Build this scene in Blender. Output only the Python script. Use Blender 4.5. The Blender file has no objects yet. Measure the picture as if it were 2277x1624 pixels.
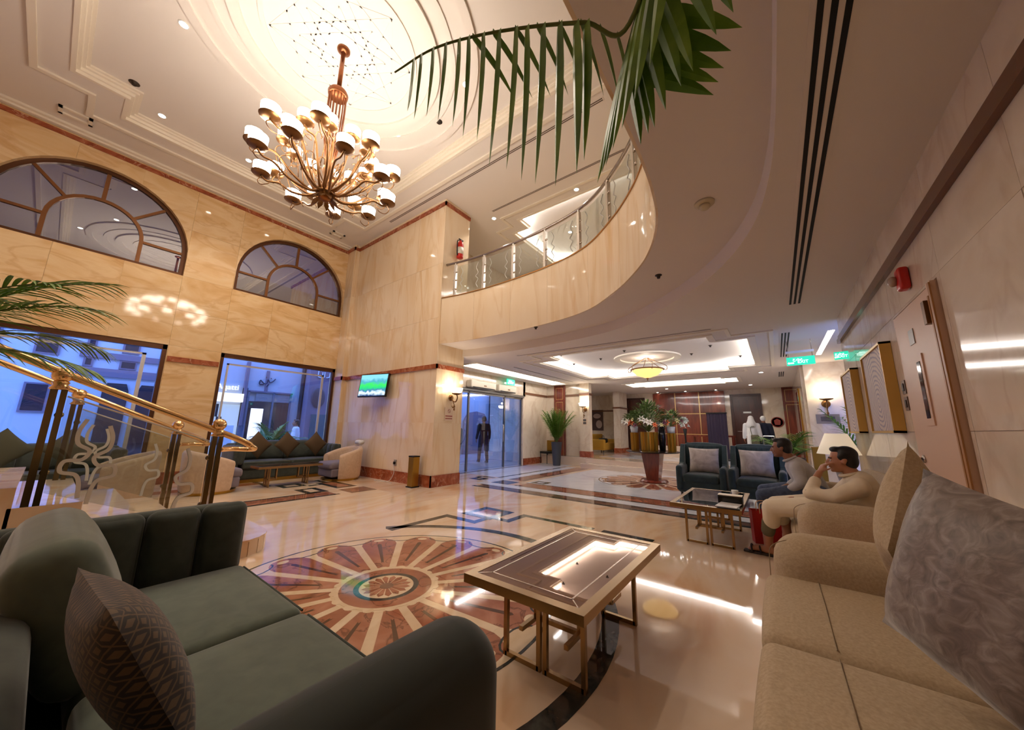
import bpy, bmesh, math, random
from mathutils import Vector, Matrix
D = bpy.data; S = bpy.context.scene; COL = S.collection
PI = math.pi
random.seed(5)
# ---------------------------------------------------------------- camera
cam = D.cameras.new('camera'); co = D.objects.new('camera', cam); COL.objects.link(co)
cam.sensor_fit = 'HORIZONTAL'; cam.sensor_width = 36.0; cam.lens = 12.148
cam.clip_start = 0.03; cam.clip_end = 300
RX = Vector((0.79881447, 0.60133826, 0.01696297)); DN = Vector((-0.09584228, 0.15505244, -0.98324615))
FW = Vector((-0.59389368, 0.78380548, 0.18149176))
m = Matrix((RX, -DN, -FW)).transposed().to_4x4(); m.translation = (0, 0, 1.25)
co.matrix_world = m
S.camera = co
# ---------------------------------------------------------------- world: blue dusk sky
w = D.worlds.new('dusk'); S.world = w; w.use_nodes = True
bg = w.node_tree.nodes['Background']
bg.inputs[0].default_value = (0.10, 0.20, 0.60, 1); bg.inputs[1].default_value = 6.5
S.view_settings.view_transform = 'Standard'; S.view_settings.look = 'None'
S.view_settings.gamma = 1.0; S.view_settings.use_curve_mapping = False
S.view_settings.exposure = 0.78
cy = S.cycles
cy.use_denoising = True
cy.max_bounces = 8; cy.diffuse_bounces = 4; cy.glossy_bounces = 4; cy.transmission_bounces = 6
cy.transparent_max_bounces = 12
cy.sample_clamp_indirect = 6.0; cy.caustics_reflective = False; cy.caustics_refractive = False
WARM = (1.0, 0.86, 0.71); COOL = (1.0, 0.97, 0.94)
LP = dict(chand=18, down=72, cove=15.0, spot=60)

# ---------------------------------------------------------------- helpers
def lin(c):
    def f(u):
        u /= 255.0
        return u/12.92 if u <= 0.04045 else ((u+0.055)/1.055)**2.4
    return (f(c[0]), f(c[1]), f(c[2]), 1)
MATS = {}
def mat(name, c=(200,200,200), rough=0.5, metal=0.0, spec=0.5, emit=None, es=0.0, alpha=None, coat=0.0, sheen=0.0, trans=0.0, bump=None):
    if name in MATS: return MATS[name]
    mt = D.materials.new(name); mt.use_nodes = True
    b = mt.node_tree.nodes['Principled BSDF']
    b.inputs['Base Color'].default_value = lin(c)
    b.inputs['Roughness'].default_value = rough; b.inputs['Metallic'].default_value = metal
    b.inputs['Specular IOR Level'].default_value = spec
    if emit: b.inputs['Emission Color'].default_value = (*emit, 1); b.inputs['Emission Strength'].default_value = es
    if coat: b.inputs['Coat Weight'].default_value = coat; b.inputs['Coat Roughness'].default_value = 0.05
    if sheen: b.inputs['Sheen Weight'].default_value = sheen; b.inputs['Sheen Roughness'].default_value = 0.4
    if trans: b.inputs['Transmission Weight'].default_value = trans
    if bump: add_bump(mt, *bump)
    MATS[name] = mt
    return mt
def add_bump(mt, scale, strength, stretch=(1,1,1)):
    nt = mt.node_tree; N = nt.nodes; L = nt.links
    tc = N.new('ShaderNodeTexCoord'); mp = N.new('ShaderNodeMapping'); mp.inputs['Scale'].default_value = stretch
    no = N.new('ShaderNodeTexNoise'); no.inputs['Scale'].default_value = scale; no.inputs['Detail'].default_value = 4
    bp = N.new('ShaderNodeBump'); bp.inputs['Strength'].default_value = strength; bp.inputs['Distance'].default_value = 0.01
    L.new(tc.outputs['Object'], mp.inputs[0]); L.new(mp.outputs[0], no.inputs['Vector'])
    L.new(no.outputs[0], bp.inputs['Height']); L.new(bp.outputs[0], N['Principled BSDF'].inputs['Normal'])
def noise_mat(name, cols, scale=3.0, stretch=(1,1,1), rough=0.15, dist=1.5, detail=6, per_obj=1.0, vein=None, metal=0.0, sheen=0.0, bump=0.0, coat=0.0, spec=0.5, lo=0.3, hi=0.7, vstr=0.75):
    """colour ramp over stretched noise, shifted per object; vein=(colour, scale, width)"""
    if name in MATS: return MATS[name]
    mt = D.materials.new(name); mt.use_nodes = True; nt = mt.node_tree; N = nt.nodes; L = nt.links
    b = N['Principled BSDF']
    tc = N.new('ShaderNodeTexCoord'); oi = N.new('ShaderNodeObjectInfo')
    mul = N.new('ShaderNodeMath'); mul.operation = 'MULTIPLY'; mul.inputs[1].default_value = 37.0*per_obj
    L.new(oi.outputs['Random'], mul.inputs[0])
    cmb = N.new('ShaderNodeCombineXYZ')
    for i in range(3): L.new(mul.outputs[0], cmb.inputs[i])
    mp = N.new('ShaderNodeMapping'); mp.inputs['Scale'].default_value = stretch
    L.new(tc.outputs['Object'], mp.inputs[0]); L.new(cmb.outputs[0], mp.inputs['Location'])
    no = N.new('ShaderNodeTexNoise'); no.inputs['Scale'].default_value = scale; no.inputs['Detail'].default_value = detail
    no.inputs['Distortion'].default_value = dist
    L.new(mp.outputs[0], no.inputs['Vector'])
    cr = N.new('ShaderNodeValToRGB'); e = cr.color_ramp.elements
    n = len(cols)
    while len(e) < n: e.new(0.5)
    for i, c in enumerate(cols):
        e[i].position = lo+(hi-lo)*i/max(1, n-1); e[i].color = lin(c)
    L.new(no.outputs[0], cr.inputs[0])
    out = cr.outputs[0]
    if vein:
        vc, vs, vw = vein
        n2 = N.new('ShaderNodeTexNoise'); n2.inputs['Scale'].default_value = vs; n2.inputs['Detail'].default_value = 5; n2.inputs['Distortion'].default_value = 1.2
        L.new(mp.outputs[0], n2.inputs['Vector'])
        sb = N.new('ShaderNodeMath'); sb.operation = 'SUBTRACT'; sb.inputs[1].default_value = 0.5; L.new(n2.outputs[0], sb.inputs[0])
        ab = N.new('ShaderNodeMath'); ab.operation = 'ABSOLUTE'; L.new(sb.outputs[0], ab.inputs[0])
        mr = N.new('ShaderNodeMapRange'); mr.inputs[1].default_value = 0; mr.inputs[2].default_value = vw; mr.inputs[3].default_value = vstr; mr.inputs[4].default_value = 0
        L.new(ab.outputs[0], mr.inputs[0])
        mx = N.new('ShaderNodeMix'); mx.data_type = 'RGBA'; L.new(mr.outputs[0], mx.inputs[0]); L.new(out, mx.inputs[6]); mx.inputs[7].default_value = lin(vc)
        out = mx.outputs[2]
    L.new(out, b.inputs['Base Color'])
    b.inputs['Roughness'].default_value = rough; b.inputs['Metallic'].default_value = metal
    b.inputs['Specular IOR Level'].default_value = spec
    if sheen: b.inputs['Sheen Weight'].default_value = sheen; b.inputs['Sheen Roughness'].default_value = 0.35
    if coat: b.inputs['Coat Weight'].default_value = coat; b.inputs['Coat Roughness'].default_value = 0.04
    if bump:
        bp = N.new('ShaderNodeBump'); bp.inputs['Strength'].default_value = bump; bp.inputs['Distance'].default_value = 0.004
        L.new(no.outputs[0], bp.inputs['Height']); L.new(bp.outputs[0], b.inputs['Normal'])
    MATS[name] = mt
    return mt
def glass_mat(name, tint, refl, rough=0.0):
    """thin pane: tinted see-through plus a mirror layer that grows at grazing angles"""
    if name in MATS: return MATS[name]
    mt = D.materials.new(name); mt.use_nodes = True; nt = mt.node_tree; N = nt.nodes; L = nt.links
    N.remove(N['Principled BSDF'])
    tr = N.new('ShaderNodeBsdfTransparent'); tr.inputs[0].default_value = (*tint, 1)
    gl = N.new('ShaderNodeBsdfGlossy'); gl.inputs['Roughness'].default_value = rough
    lw = N.new('ShaderNodeLayerWeight'); lw.inputs[0].default_value = 0.35
    mr = N.new('ShaderNodeMapRange'); mr.inputs[3].default_value = refl; mr.inputs[4].default_value = min(1, refl+0.45)
    L.new(lw.outputs['Facing'], mr.inputs[0])
    mx = N.new('ShaderNodeMixShader'); L.new(mr.outputs[0], mx.inputs[0]); L.new(tr.outputs[0], mx.inputs[1]); L.new(gl.outputs[0], mx.inputs[2])
    L.new(mx.outputs[0], N['Material Output'].inputs[0])
    MATS[name] = mt
    return mt
def emis(name, c, s):
    if name in MATS: return MATS[name]
    mt = D.materials.new(name); mt.use_nodes = True; N = mt.node_tree.nodes; L = mt.node_tree.links
    N.remove(N['Principled BSDF']); e = N.new('ShaderNodeEmission'); e.inputs[0].default_value = (*c, 1); e.inputs[1].default_value = s
    L.new(e.outputs[0], N['Material Output'].inputs[0]); MATS[name] = mt
    return mt

class MB:
    def __init__(s): s.v = []; s.f = []
    def add(s, vs, fs, M=None):
        o = len(s.v)
        s.v += [tuple(M @ Vector(p)) for p in vs] if M is not None else [tuple(p) for p in vs]
        s.f += [tuple(i+o for i in f) for f in fs]; return s
    def box(s, x0, y0, z0, x1, y1, z1, M=None):
        return s.add([(x0,y0,z0),(x1,y0,z0),(x1,y1,z0),(x0,y1,z0),(x0,y0,z1),(x1,y0,z1),(x1,y1,z1),(x0,y1,z1)],
                     [(0,3,2,1),(4,5,6,7),(0,1,5,4),(1,2,6,5),(2,3,7,6),(3,0,4,7)], M)
    def prism(s, poly, z0, z1, M=None):
        n = len(poly)
        a = sum(poly[i][0]*poly[(i+1)%n][1]-poly[(i+1)%n][0]*poly[i][1] for i in range(n))
        if a < 0: poly = poly[::-1]
        return s.add([(x,y,z0) for x,y in poly]+[(x,y,z1) for x,y in poly],
                     [tuple(range(n-1,-1,-1)), tuple(range(n,2*n))]+[(i,(i+1)%n,n+(i+1)%n,n+i) for i in range(n)], M)
    def tube(s, pts, r, n=8, cap=True, M=None):
        pts = [Vector(p) for p in pts]; k = len(pts)
        rs = r if isinstance(r, (list, tuple)) else [r]*k
        vs = []; fs = []; up = None
        for i, p in enumerate(pts):
            t = (pts[min(i+1,k-1)]-pts[max(i-1,0)]).normalized()
            if up is None:
                up = Vector((0,0,1)) if abs(t.z) < 0.9 else Vector((1,0,0))
            u = (up-t*up.dot(t)).normalized(); up = u; b = t.cross(u)
            for j in range(n):
                a = 2*PI*j/n; vs.append(p+(u*math.cos(a)+b*math.sin(a))*rs[i])
        for i in range(k-1):
            for j in range(n):
                fs.append((i*n+j, i*n+(j+1)%n, (i+1)*n+(j+1)%n, (i+1)*n+j))
        if cap: fs += [tuple(range(n-1,-1,-1)), tuple(range((k-1)*n, k*n))]
        return s.add(vs, fs, M)
    def bar(s, a, b, w, h=None, M=None):
        """square bar between two points"""
        h = h or w; a = Vector(a); b = Vector(b); t = (b-a).normalized()
        up = Vector((0,0,1)) if abs(t.z) < 0.95 else Vector((1,0,0))
        u = t.cross(up).normalized()*w/2; q = u.cross(t).normalized()*h/2
        vs = [p+i*u+j*q for p in (a,b) for i,j in ((-1,-1),(1,-1),(1,1),(-1,1))]
        return s.add(vs, [(0,1,2,3)[::-1],(4,5,6,7)]+[(i,(i+1)%4,4+(i+1)%4,4+i) for i in range(4)], M)
    def lathe(s, prof, n=20, c=(0,0,0), M=None):
        vs = [(c[0]+r*math.cos(2*PI*j/n), c[1]+r*math.sin(2*PI*j/n), c[2]+z) for r, z in prof for j in range(n)]
        k = len(prof)
        fs = [(i*n+j, i*n+(j+1)%n, (i+1)*n+(j+1)%n, (i+1)*n+j) for i in range(k-1) for j in range(n)]
        if prof[0][0] > 1e-5: fs.append(tuple(range(n-1,-1,-1)))
        if prof[-1][0] > 1e-5: fs.append(tuple(range((k-1)*n, k*n)))
        return s.add(vs, fs, M)
    def ball(s, c, r, n=14, m=8, M=None):
        rx, ry, rz = r if isinstance(r, (list,tuple)) else (r,r,r)
        vs = [(c[0],c[1],c[2]-rz)]; fs = []
        for i in range(1, m):
            a = -PI/2+PI*i/m
            for j in range(n): vs.append((c[0]+rx*math.cos(a)*math.cos(2*PI*j/n), c[1]+ry*math.cos(a)*math.sin(2*PI*j/n), c[2]+rz*math.sin(a)))
        vs.append((c[0],c[1],c[2]+rz)); t = len(vs)-1
        for j in range(n):
            fs.append((0, 1+(j+1)%n, 1+j)); fs.append((t, 1+(m-2)*n+j, 1+(m-2)*n+(j+1)%n))
            for i in range(m-2): fs.append((1+i*n+j, 1+i*n+(j+1)%n, 1+(i+1)*n+(j+1)%n, 1+(i+1)*n+j))
        return s.add(vs, fs, M)
    def soft(s, c, h, r, puff=(0,0,0), seg=3, mid=4, M=None):
        """rounded, optionally puffed box: centre, half sizes, corner radius"""
        h = list(h); r = min(r, *[q*0.999 for q in h])
        ax = []
        for q in h:
            e = [r*(1-math.cos(PI/2*t/seg)) for t in range(seg)]+[r]
            ln = [-q+t for t in e]
            span = 2*(q-r)
            ln += [-q+r+span*t/mid for t in range(1, mid)] if span > 1e-6 else []
            ln += [q-t for t in e[::-1]]
            o = []
            for t in ln:
                if not o or t-o[-1] > 1e-7: o.append(t)
            ax.append(o)
        vs = []; idx = {}; fs = []
        def V(p):
            k = tuple(round(t, 6) for t in p)
            if k not in idx:
                inn = [max(-h[i]+r, min(h[i]-r, p[i])) for i in range(3)]
                d = Vector([p[i]-inn[i] for i in range(3)])
                q = Vector(inn)+(d.normalized()*r if d.length > 1e-9 else d)
                for i in range(3):
                    a, b = (i+1)%3, (i+2)%3
                    q[i] += (p[i]/h[i])*puff[i]*(1-(p[a]/h[a])**2)*(1-(p[b]/h[b])**2)
                idx[k] = len(vs); vs.append(q+Vector(c))
            return idx[k]
        for i in range(3):
            a, b = (i+1)%3, (i+2)%3
            for sg in (-1, 1):
                for ia in range(len(ax[a])-1):
                    for ib in range(len(ax[b])-1):
                        q = []
                        for (da, db) in ((0,0),(1,0),(1,1),(0,1)):
                            p = [0,0,0]; p[i] = sg*h[i]; p[a] = ax[a][ia+da]; p[b] = ax[b][ib+db]; q.append(V(p))
                        if len(set(q)) < 3: continue
                        fs.append(tuple(q if sg > 0 else q[::-1]))
        return s.add(vs, fs, M)
    def grid(s, P, M=None, cu=False, cv=False):
        """P: rows of points"""
        nu = len(P); nv = len(P[0]); vs = [p for row in P for p in row]; fs = []
        for i in range(nu if cu else nu-1):
            for j in range(nv if cv else nv-1):
                a, b = (i+1)%nu, (j+1)%nv
                fs.append((i*nv+j, a*nv+j, a*nv+b, i*nv+b))
        return s.add(vs, fs, M)
    def mesh(s, name, mt, smooth=False, fix=True):
        me = D.meshes.new(name); me.from_pydata(s.v, [], s.f)
        if fix:
            bm = bmesh.new(); bm.from_mesh(me); bmesh.ops.recalc_face_normals(bm, faces=bm.faces); bm.to_mesh(me); bm.free()
        if mt: me.materials.append(mt)
        if smooth:
            me.polygons.foreach_set('use_smooth', [True]*len(me.polygons))
        me.update(); return me
    def obj(s, name, mt, parent=None, smooth=False, loc=None, rz=0, ang=None):
        o = D.objects.new(name, s.mesh(name, mt, smooth or ang is not None)); COL.objects.link(o)
        if ang is not None: o.data.set_sharp_from_angle(angle=math.radians(ang))
        if loc is not None: o.location = loc
        o.rotation_euler.z = rz
        if parent is not None: o.parent = parent
        return o
def tag(o, label, cat, group=None):
    o['label'] = label; o['category'] = cat
    if group: o['group'] = group
    return o
def thing(name, label, cat, loc=(0,0,0), rz=0, group=None):
    o = D.objects.new(name, None); COL.objects.link(o); o.empty_display_size = 0.1
    o.location = loc; o.rotation_euler.z = rz
    return tag(o, label, cat, group)
def struct(o, label=None, cat=None):
    o['kind'] = 'structure'
    if label: o['label'] = label
    if cat: o['category'] = cat
    return o
def stuff(o): o['kind'] = 'stuff'; return o
def kids(o): return [c for c in COL.objects if c.parent == o]
def copy_tree(o, parent=None, ch=None):
    c = o.copy(); COL.objects.link(c)
    if parent is not None: c.parent = parent
    for k in kids(o):
        if k != c: copy_tree(k, c)
    return c
def dup(o, label, loc, rz=0, group=None):
    c = copy_tree(o); c.location = loc; c.rotation_euler.z = rz; c['label'] = label
    if group: c['group'] = group
    return c
def light(name, kind, loc, energy, color=WARM, parent=None, size=0.05, **k):
    l = D.lights.new(name, kind); l.energy = energy; l.color = color
    if kind == 'AREA': l.size = size
    else: l.shadow_soft_size = size
    for a, b in k.items(): setattr(l, a, b)
    o = D.objects.new(name, l); COL.objects.link(o); o.location = loc
    if parent is not None: o.parent = parent
    return o
def spline(pts, n=8, closed=False):
    """Catmull-Rom"""
    P = [Vector(p) for p in pts]; out = []; k = len(P)
    for i in range(k if closed else k-1):
        p0 = P[(i-1)%k] if closed or i > 0 else P[0]*2-P[1]
        p1 = P[i]; p2 = P[(i+1)%k]
        p3 = P[(i+2)%k] if closed or i+2 < k else P[-1]*2-P[-2]
        for t in range(n):
            u = t/n
            out.append(0.5*((2*p1)+(p2-p0)*u+(2*p0-5*p1+4*p2-p3)*u*u+(3*p1-p0-3*p2+p3)*u**3))
    if not closed: out.append(P[-1])
    return out
def offset(poly, d):
    """mitred offset of a closed CCW polygon, d>0 outward"""
    n = len(poly); out = []
    for i in range(n):
        a = Vector(poly[i-1]); b = Vector(poly[i]); c = Vector(poly[(i+1)%n])
        e1 = (b-a).normalized(); e2 = (c-b).normalized()
        n1 = Vector((e1.y,-e1.x)); n2 = Vector((e2.y,-e2.x)); q = (n1+n2)
        q = q/max(1e-6, q.dot(n1)) if q.length > 1e-6 else n1
        out.append(tuple(b+q*d))
    return out
def path_offset(P, d):
    """offset an open 2-D path to its left by d"""
    out = []
    for i, p in enumerate(P):
        t = (Vector(P[min(i+1,len(P)-1)])-Vector(P[max(i-1,0)])).normalized()
        out.append(Vector((p[0]-t.y*d, p[1]+t.x*d)))
    return out
def fill(loops, M=None):
    """planar face with holes from 2-D loops -> (verts, faces) at z=0"""
    bm = bmesh.new(); es = []
    for lp in loops:
        vs = [bm.verts.new((x, y, 0)) for x, y in lp]
        for i in range(len(vs)): es.append(bm.edges.new((vs[i], vs[(i+1)%len(vs)])))
    bmesh.ops.triangle_fill(bm, edges=es, use_beauty=True, use_dissolve=False)
    bm.verts.index_update()
    v = [tuple(p.co) for p in bm.verts]; f = [tuple(q.index for q in fc.verts) for fc in bm.faces]
    bm.free(); return v, f
def slab_holes(mb, loops, z0, z1):
    v, f = fill(loops)
    mb.add([(x,y,z0) for x,y,_ in v], f); mb.add([(x,y,z1) for x,y,_ in v], f)
    for lp in loops:
        n = len(lp)
        mb.add([(x,y,z0) for x,y in lp]+[(x,y,z1) for x,y in lp], [(i,(i+1)%n,n+(i+1)%n,n+i) for i in range(n)])
    return mb
def text(name, body, size, mt, loc, rot, parent=None, depth=0.004, align='CENTER'):
    cu = D.curves.new(name, 'FONT'); cu.body = body; cu.size = size; cu.extrude = depth; cu.align_x = align; cu.align_y = 'CENTER'
    o = D.objects.new(name, cu); COL.objects.link(o)
    dg = bpy.context.evaluated_depsgraph_get(); me = D.meshes.new_from_object(o.evaluated_get(dg))
    D.objects.remove(o); q = D.objects.new(name, me); COL.objects.link(q); me.materials.clear(); me.materials.append(mt)
    q.location = loc; q.rotation_euler = rot
    if parent is not None: q.parent = parent
    return q
# ---------------------------------------------------------------- materials of the setting
M_GOLD = noise_mat('honey_marble', [(214,172,118),(226,190,140),(233,204,160),(218,178,126)], 1.1, (1.0,0.55,1.6), 0.07, 1.8, vein=((200,150,96),0.9,0.03), per_obj=0.25, vstr=0.4)
M_TV = noise_mat('cream_marble', [(222,190,148),(229,206,174),(232,212,184),(218,182,136)], 1.0, (1.4,1.4,0.28), 0.07, 1.2, vein=((212,176,128),0.8,0.03), per_obj=0.3, vstr=0.4)
M_CREAM = noise_mat('pale_marble', [(208,188,164),(226,212,192),(222,204,182)], 1.3, (1.0,1.0,0.7), 0.07, 1.5, vein=((190,160,134),1.0,0.03), per_obj=0.4, vstr=0.3)
M_RED = noise_mat('red_marble', [(128,58,34),(156,80,50),(178,108,76)], 5.0, (1,1,1), 0.1, 1.0, vein=((205,160,130),2.2,0.012))
M_CEIL = mat('ceiling_paint', (228,220,212), 0.75)
M_LOWC = mat('low_ceiling_paint', (224,214,206), 0.75)
M_MOLD = mat('moulding_paint', (236,226,210), 0.6)
M_FLOOR = noise_mat('beige_marble_floor', [(212,170,132),(224,196,166),(229,206,182),(220,184,150)], 0.5, (1.6,0.6,1), 0.045, 2.6, per_obj=0, detail=4)
M_WHITE = noise_mat('white_marble_floor', [(206,207,212),(228,228,232),(218,218,223)], 1.2, (1,1,1), 0.05, 1.2)
M_DARK = noise_mat('dark_green_marble', [(28,32,32),(52,56,54),(84,86,82)], 6, (1,1,1), 0.06, 1.0)
M_BROWN = noise_mat('brown_marble', [(96,66,52),(128,94,76),(150,116,96)], 5, (1,1,1), 0.06, 1.0)
M_PETAL = noise_mat('rust_marble', [(146,86,62),(166,106,80),(184,126,100)], 3.2, (1,1,1), 0.05, 1.0, vein=((92,52,34),2.6,0.02))
M_INCREAM = noise_mat('cream_inlay', [(214,184,148),(230,206,176)], 4, (1,1,1), 0.05)
M_PIER = mat('bronze_frame', (92,58,36), 0.35, 0.6)
M_WINFR = mat('window_alu', (128,84,48), 0.35, 0.5)
M_GLASS = glass_mat('window_glass', (0.92,0.95,1.0), 0.05)
M_ARCHG = glass_mat('tinted_glass', (0.17,0.15,0.17), 0.36)
M_LED = emis('cove_led', COOL, LP['cove'])
M_BLACK = mat('black_slot', (8,8,8), 0.8)
M_WHITEP = mat('white_plastic', (225,225,222), 0.4)
XL, XR, YT = -10.27, 0.875, 5.05
def MX(o, u, v, w):
    m = Matrix((Vector(u), Vector(v), Vector(w))).transposed().to_4x4(); m.translation = o; return m
M_LEFT = MX((XL,0,0), (0,1,0), (0,0,1), (-1,0,0))         # (y, z, depth away from the room)
M_BACK = MX((0,YT,0), (1,0,0), (0,0,1), (0,1,0))
M_PSIDE = MX((-5.93,0,0), (0,1,0), (0,0,1), (-1,0,0))
M_RIGHT = MX((XR,0,0), (0,1,0), (0,0,1), (1,0,0))
def clad(name, loops, us, vs, Mx, mt, parent, gap=0.0014, th=0.02, jitter=0.0008):
    """split a wall face with openings into stone panels, each a mesh of its own"""
    bm = bmesh.new(); es = []
    for lp in loops:
        q = [bm.verts.new((x,y,0)) for x,y in lp]
        for i in range(len(q)): es.append(bm.edges.new((q[i], q[(i+1)%len(q)])))
    bmesh.ops.triangle_fill(bm, edges=es, use_beauty=True)
    for ax, L in ((0,us),(1,vs)):
        for t in L:
            for d in (-gap, gap):
                co = [0,0,0]; co[ax] = t+d; no = [0,0,0]; no[ax] = 1
                bmesh.ops.bisect_plane(bm, geom=bm.verts[:]+bm.edges[:]+bm.faces[:], plane_co=co, plane_no=no, dist=1e-6)
    cells = {}
    for f in bm.faces:
        c = f.calc_center_median()
        if any(abs(c.x-t) < gap for t in us) or any(abs(c.y-t) < gap for t in vs): continue
        cells.setdefault((sum(c.x > t for t in us), sum(c.y > t for t in vs)), []).append(f)
    rnd = random.Random(3)
    for k in sorted(cells):
        fs = cells[k]; mb = MB(); idx = {}; pts = []
        for f in fs:
            for v in f.verts:
                if v not in idx: idx[v] = len(pts); pts.append(v.co.copy())
        n = len(pts); j = rnd.uniform(-jitter, jitter)
        faces = [tuple(idx[v] for v in f.verts) for f in fs]
        cnt = {}
        for f in faces:
            for i in range(len(f)):
                a, b = f[i], f[(i+1)%len(f)]; cnt[(a,b)] = cnt.get((a,b), 0)+1
        side = [(a,b,b+n,a+n) for (a,b) in cnt if (b,a) not in cnt]
        mb.add([(p.x,p.y,j) for p in pts]+[(p.x,p.y,th) for p in pts], faces+side, Mx)
        mb.obj(name, mt, parent)
    bm.free()
def rect(a, b, c, d): return [(a,b),(c,b),(c,d),(a,d)]
def arch(cy, hw=1.335, z0=4.49, zs=4.965, n=24, cut=0.0):
    r = hw-cut
    return [(cy-r,z0+cut),(cy+r,z0+cut)]+[(cy+r*math.cos(PI*i/n), zs+r*math.sin(PI*i/n)) for i in range(n+1)]

# ---------------------------------------------------------------- left wall with shop windows and fan-light arches
WIN = [(2.22,4.91),(-1.34,1.31),(-4.92,-2.26)]
CYS = [3.565,-0.01,-3.59]
holes = [rect(a,0.1,b,2.9) for a,b in WIN]+[arch(c) for c in CYS]
mb = MB(); v, f = fill([rect(-5.6,0,YT+0.8,6.95)]+holes)
for d in (0.02, 0.32): mb.add([(x,y,d) for x,y,_ in v], f, M_LEFT)
for lp in holes:
    n = len(lp); mb.add([(x,y,0.02) for x,y in lp]+[(x,y,0.32) for x,y in lp], [(i,(i+1)%n,n+(i+1)%n,n+i) for i in range(n)], M_LEFT)
wall_left = struct(mb.obj('wall_left', M_GOLD))
clad('marble_panel', [rect(-5.6,0.0,YT,6.95)]+holes, [-4.4,-3.59,-2.26,-1.34,-0.45,0.44,1.32,2.215,3.1,4.0,4.915], [1.3,2.9,3.7,4.49,5.6], M_LEFT, M_GOLD, wall_left)
def strip(name, mt, boxes, parent=None, st=True):
    mb = MB()
    for b in boxes: mb.box(*b)
    o = mb.obj(name, mt, parent)
    if st and parent is None: struct(o)
    return o
strip('trim_1', M_RED, [(XL,-5.6,6.58,XL+0.035,YT-0.12,6.66)])
strip('trim_2', M_RED, [(XL,1.33,2.55,XL+0.03,2.2,2.66)])
strip('trim_3', M_RED, [(XL,-2.24,2.55,XL+0.03,-1.36,2.66)])
strip('baseboard_left', M_RED, [(XL,1.33,0,XL+0.025,2.2,0.24)])
for i, (a, b) in enumerate(WIN):
    fr = MB(); d0, d1 = 0.03, 0.13
    for (y0,z0,y1,z1) in ((a,2.80,b,2.9),(a,0.1,a+0.07,2.9),(b-0.07,0.1,b,2.9),(a,0.1,b,0.18)): fr.box(y0,z0,d0,y1,z1,d1,M_LEFT)
    o = struct(fr.obj('window_%d' % (i+1), M_PIER))
    # mullion, glazing border and two panes
    MB().box(a+0.16,0.18,0.085,a+0.2,2.68,0.105,M_LEFT).obj('glazing_bar', mat('pale_alu',(205,205,210),0.35,0.3), o)
    MB().box(b-0.34,0.18,0.085,b-0.28,2.68,0.105,M_LEFT).obj('glazing_bar', MATS['pale_alu'], o)
    MB().box(a+0.16,2.64,0.085,b-0.28,2.68,0.105,M_LEFT).obj('glazing_bar', MATS['pale_alu'], o)
    MB().box(a+0.07,0.18,0.09,b-0.07,2.8,0.1,M_LEFT).obj('pane', M_GLASS, o)
for i, c in enumerate(CYS):
    fr = MB(); A = arch(c); B = arch(c, cut=0.075); n = len(A)
    for d in (0.10,0.18):
        fr.add([(x,y,d) for x,y in A]+[(x,y,d) for x,y in B], [(k,(k+1)%n,n+(k+1)%n,n+k) for k in range(n)], M_LEFT)
    fr.add([(x,y,0.10) for x,y in B]+[(x,y,0.18) for x,y in B], [(k,(k+1)%n,n+(k+1)%n,n+k) for k in range(n)], M_LEFT)
    o = struct(fr.obj('window_%d' % (i+4), M_PIER))
    zs = 4.965
    mu = MB(); q = [(c+0.62,4.5)]+[(c+0.62*math.cos(PI*k/16), zs+0.05+0.62*math.sin(PI*k/16)) for k in range(17)]+[(c-0.62,4.5)]
    L1 = path_offset(q, 0.03); L2 = path_offset(q, -0.03)
    for d in (0.11,0.17): mu.add([(p.x,p.y,d) for p in L1]+[(p.x,p.y,d) for p in L2], [(k,k+1,len(q)+k+1,len(q)+k) for k in range(len(q)-1)], M_LEFT)
    for L in (L1,L2): mu.add([(p.x,p.y,0.11) for p in L]+[(p.x,p.y,0.17) for p in L], [(k,k+1,len(q)+k+1,len(q)+k) for k in range(len(q)-1)], M_LEFT)
    mu.obj('inner_arch', M_WINFR, o)
    for dg in (0,45,90,135,180):
        a = math.radians(dg); mb = MB()
        P = [M_LEFT @ Vector((c+r*math.cos(a), zs+0.05+r*math.sin(a), 0.14)) for r in (0.62,1.28)]
        mb.bar(P[0], P[1], 0.06, 0.05); mb.obj('glazing_bar', M_WINFR, o)
    C = arch(c, cut=0.04); mb = MB(); mb.add([(x,y,0.138) for x,y in C]+[(x,y,0.146) for x,y in C], [tuple(range(n)), tuple(range(2*n-1,n-1,-1))]+[(k,(k+1)%n,n+(k+1)%n,n+k) for k in range(n)], M_LEFT)
    mb.obj('pane', M_ARCHG, o)

# ---------------------------------------------------------------- TV wall and its free end
wall_back = struct(MB().box(-10.59,YT+0.02,0,-5.95,5.86,6.95).box(XL,YT-0.12,0,-9.87,YT+0.02,6.95).obj('wall_back', M_TV))
clad('marble_panel', [rect(-9.85,0,-5.93,6.95)], [-8.87,-7.89,-6.91], [1.35,2.6,3.75,5.1], M_BACK, M_TV, wall_back)
clad('marble_panel', [rect(XL+0.01,0,-9.85,6.95)], [], [1.35,2.6,3.75,5.1], MX((0,YT-0.14,0),(1,0,0),(0,0,1),(0,1,0)), M_TV, wall_back)
clad('marble_panel', [rect(YT-0.14,0,YT,6.95)], [], [1.35,2.6,3.75,5.1], MX((-9.85,0,0),(0,1,0),(0,0,1),(-1,0,0)), M_TV, wall_back)
clad('marble_panel', [rect(YT,0,5.88,6.95)], [], [1.35,2.6,3.12,4.2], M_PSIDE, M_TV, wall_back)
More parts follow.
